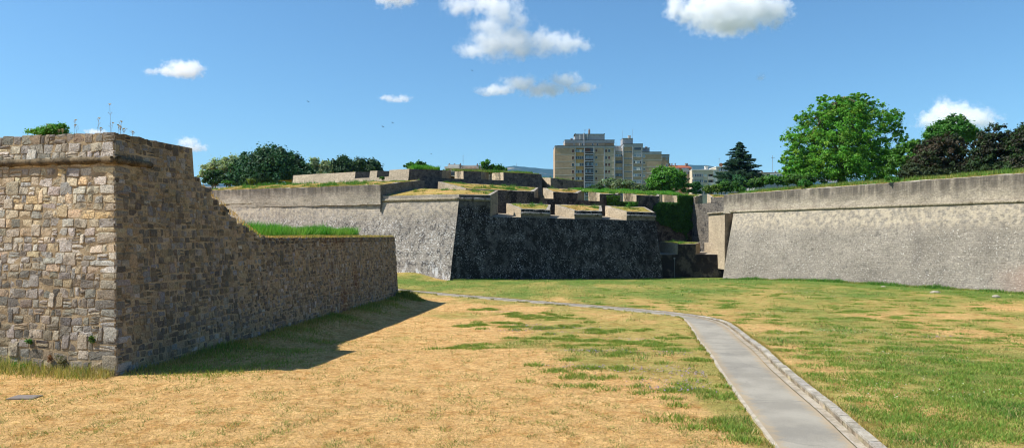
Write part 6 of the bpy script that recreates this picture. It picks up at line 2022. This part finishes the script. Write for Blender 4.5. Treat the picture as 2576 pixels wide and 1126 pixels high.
def cloud(label, blobs, seed, dens=0.02, feat=1.0, wisp=1.0):
    """blobs: (u, v, ru, rv): lobes of a cumulus, filled with droplets whose density is broken up by turbulence"""
    r = np.random.default_rng(seed)
    s = CY / F
    L = []
    for u, v, ru, rv in blobs:
        x, y, z = at(u, v, CY)
        L.append((x, y + r.uniform(-.3, .3) * ru * s, z, ru * s, .8 * max(ru, rv) * s, rv * s))
    L = np.array(L)
    cen = L[:, :3].mean(0)
    Vs, Fs, n = [], [], 0
    for l in L:
        P = IV * (l[3:] * 1.5 + 15) + l[:3] - cen
        Vs.append(P); Fs += [[i + n for i in f] for f in IF]; n += len(IV)
    me = bpy.data.meshes.new('cloud')
    me.from_pydata([tuple(p) for p in np.concatenate(Vs)], [], Fs)
    o = bpy.data.objects.new('cloud', me); o.location = cen; col.objects.link(o)
    md = o.modifiers.new('union', 'REMESH'); md.mode = 'VOXEL'; md.voxel_size = 25
    m = bpy.data.materials.new('cloud_droplets'); m.use_nodes = True
    nt = m.node_tree; nt.nodes.remove(nt.nodes['Principled BSDF'])
    ob = nt.nodes.new('ShaderNodeTexCoord').outputs['Object']
    f = None
    for l in L:
        mp = nt.nodes.new('ShaderNodeMapping'); mp.vector_type = 'TEXTURE'
        mp.inputs['Location'].default_value = tuple(l[:3] - cen); mp.inputs['Scale'].default_value = tuple(l[3:])
        nt.links.new(ob, mp.inputs['Vector'])
        ln = nt.nodes.new('ShaderNodeVectorMath'); ln.operation = 'LENGTH'; nt.links.new(mp.outputs[0], ln.inputs[0])
        q = nt.nodes.new('ShaderNodeMath'); q.operation = 'SUBTRACT'; q.inputs[0].default_value = 1.0; nt.links.new(ln.outputs['Value'], q.inputs[1])
        if f is None: f = q.outputs[0]
        else:
            mx = nt.nodes.new('ShaderNodeMath'); mx.operation = 'SMOOTH_MAX'; mx.inputs[2].default_value = .2
            nt.links.new(f, mx.inputs[0]); nt.links.new(q.outputs[0], mx.inputs[1]); f = mx.outputs[0]
    nz = nt.nodes.new('ShaderNodeTexNoise'); nz.inputs['Scale'].default_value = 0.0075 / feat; nz.inputs['Detail'].default_value = 6; nz.inputs['Roughness'].default_value = .62
    mp = nt.nodes.new('ShaderNodeMapping'); mp.inputs['Location'].default_value = (seed * 731.0, 0, 0); nt.links.new(ob, mp.inputs['Vector']); nt.links.new(mp.outputs[0], nz.inputs['Vector'])
    ad = nt.nodes.new('ShaderNodeMath'); ad.operation = 'MULTIPLY_ADD'; nt.links.new(nz.outputs[0], ad.inputs[0]); ad.inputs[1].default_value = 3.2 * wisp; ad.inputs[2].default_value = -1.6 * wisp
    sm_ = nt.nodes.new('ShaderNodeMath'); nt.links.new(f, sm_.inputs[0]); nt.links.new(ad.outputs[0], sm_.inputs[1])
    mr = nt.nodes.new('ShaderNodeMapRange'); mr.interpolation_type = 'SMOOTHSTEP'
    nt.links.new(sm_.outputs[0], mr.inputs[0]); mr.inputs[1].default_value = -.16; mr.inputs[2].default_value = .85; mr.inputs[3].default_value = 0; mr.inputs[4].default_value = dens
    v = nt.nodes.new('ShaderNodeVolumeScatter'); v.inputs['Color'].default_value = (1, 1, 1, 1); v.inputs['Anisotropy'].default_value = .0
    nt.links.new(mr.outputs[0], v.inputs['Density'])
    nt.links.new(v.outputs[0], nt.nodes['Material Output'].inputs['Volume'])
    me.materials.append(m)
    return tag(o, label, 'cloud')


cloud('largest white cloud, reaching the top edge above the middle of the picture', [(1240, 110, 62, 38), (1190, 125, 40, 16), (1300, 115, 60, 36), (1370, 105, 50, 34), (1425, 112, 45, 26), (1470, 118, 22, 14), (1290, 80, 40, 28), (1240, 72, 50, 28), (1300, 55, 36, 26), (1260, 30, 56, 44), (1160, 15, 46, 22), (1215, 5, 60, 20)], 1, .006)
cloud('long low white cloud under the largest one', [(1250, 228, 44, 12), (1310, 212, 50, 18), (1370, 222, 60, 18), (1420, 205, 42, 18), (1460, 222, 40, 14), (1225, 236, 24, 6)], 2, .007, .8)
cloud('bright thick cloud cut by the top edge right of the middle', [(1800, 20, 80, 48), (1880, 20, 80, 50), (1940, 25, 50, 40), (1700, 20, 28, 34), (1740, 40, 50, 22), (1830, 60, 90, 24)], 3, .010)
cloud('white cloud behind the trees at the right', [(2400, 285, 50, 30), (2370, 280, 32, 28), (2450, 295, 46, 30), (2400, 310, 80, 22), (2340, 300, 28, 22)], 4, .011, .8)
cloud('small bright cloud high at the left', [(455, 172, 42, 20), (485, 170, 26, 18), (420, 180, 26, 12), (465, 185, 44, 12)], 5, .012, .6)
cloud('thin wisp beside the small bright cloud at the left', [(378, 181, 18, 8), (392, 176, 8, 6)], 15, .008, .4)
cloud('small cloud low behind the end of the ruined wall', [(472, 358, 26, 13), (500, 370, 22, 10), (490, 374, 30, 8)], 6, .011, .5)
cloud('tiny cloud showing just over the top of the ruined wall', [(240, 332, 26, 7)], 16, .012, .4)
cloud('faint pinkish wisp of cloud left of the long low cloud', [(975, 246, 22, 7), (1012, 247, 22, 9), (995, 251, 30, 5)], 7, .008, .4)
cloud('cloud base cut by the top edge left of the largest cloud', [(990, -8, 46, 26), (1020, -4, 26, 18)], 8, .010, .7)
cloud('faint small puff of cloud high above the big tree', [(1915, 195, 11, 10)], 9, .008, .3)

# ------------------------------------------------------------------ haze
HAZE = True
if HAZE:
    mb = MB(); mb.box(-7500, 7500, -1500, 8600, -3.5, 760)
    hm = bpy.data.materials.new('distant_air'); hm.use_nodes = True
    nt = hm.node_tree; nt.nodes.remove(nt.nodes['Principled BSDF'])
    v = nt.nodes.new('ShaderNodeVolumePrincipled'); v.inputs['Color'].default_value = (0.20, 0.50, 1.0, 1); v.inputs['Density'].default_value = 0.000035
    nt.links.new(v.outputs[0], nt.nodes['Material Output'].inputs['Volume'])
    hz_o = mb.build('haze', hm); tag(hz_o, kind='stuff')

# ------------------------------------------------------------------ daylight, camera
Ls = Vector((-0.79, -0.08, 1.0)).normalized()
elev = math.asin(Ls.z); azim = math.atan2(Ls.x, Ls.y)          # azimuth from +Y towards +X
w = bpy.data.worlds.new('World'); scene.world = w; w.use_nodes = True
nt = w.node_tree
sky = nt.nodes.new('ShaderNodeTexSky'); sky.sky_type = 'NISHITA'; sky.sun_disc = False
sky.sun_elevation = elev; sky.sun_rotation = azim
sky.altitude = 450; sky.air_density = 1.15; sky.dust_density = 0.4; sky.ozone_density = 8.0
bg = nt.nodes['Background']; bg.inputs['Strength'].default_value = 0.086
cb = nt.nodes.new('ShaderNodeMix'); cb.data_type = 'RGBA'; cb.blend_type = 'MULTIPLY'; cb.inputs[0].default_value = 1.0; cb.inputs[7].default_value = (0.90, 1.08, 1.05, 1)
nt.links.new(sky.outputs[0], cb.inputs[6]); nt.links.new(cb.outputs[2], bg.inputs['Color'])
sl = bpy.data.lights.new('sun', 'SUN'); sl.energy = 4.8; sl.angle = math.radians(0.53); sl.color = (1.0, 0.95, 0.87)
so = bpy.data.objects.new('sun', sl); col.objects.link(so)
so.rotation_euler = (-Ls).to_track_quat('-Z', 'Y').to_euler()
cam = bpy.data.cameras.new('camera'); co = bpy.data.objects.new('camera', cam); col.objects.link(co)
co.location = (0, 0, EYE); co.rotation_euler = (math.pi / 2, 0, 0)
cam.sensor_width = 36; cam.lens = 36 * F / 2576; cam.shift_y = 32 / 2576
cam.clip_start = 0.5; cam.clip_end = 40000
scene.camera = co
scene.view_settings.view_transform = 'Standard'; scene.view_settings.look = 'None'
scene.view_settings.exposure = 0.74; scene.view_settings.gamma = 1.0
cy = scene.cycles
cy.max_bounces = 16; cy.diffuse_bounces = 3; cy.glossy_bounces = 2; cy.transmission_bounces = 2; cy.transparent_max_bounces = 8; cy.volume_bounces = 14
cy.use_denoising = True; cy.denoising_prefilter = 'ACCURATE'; cy.filter_width = 1.15; cy.volume_step_rate = 0.5
cy.sample_clamp_indirect = 6
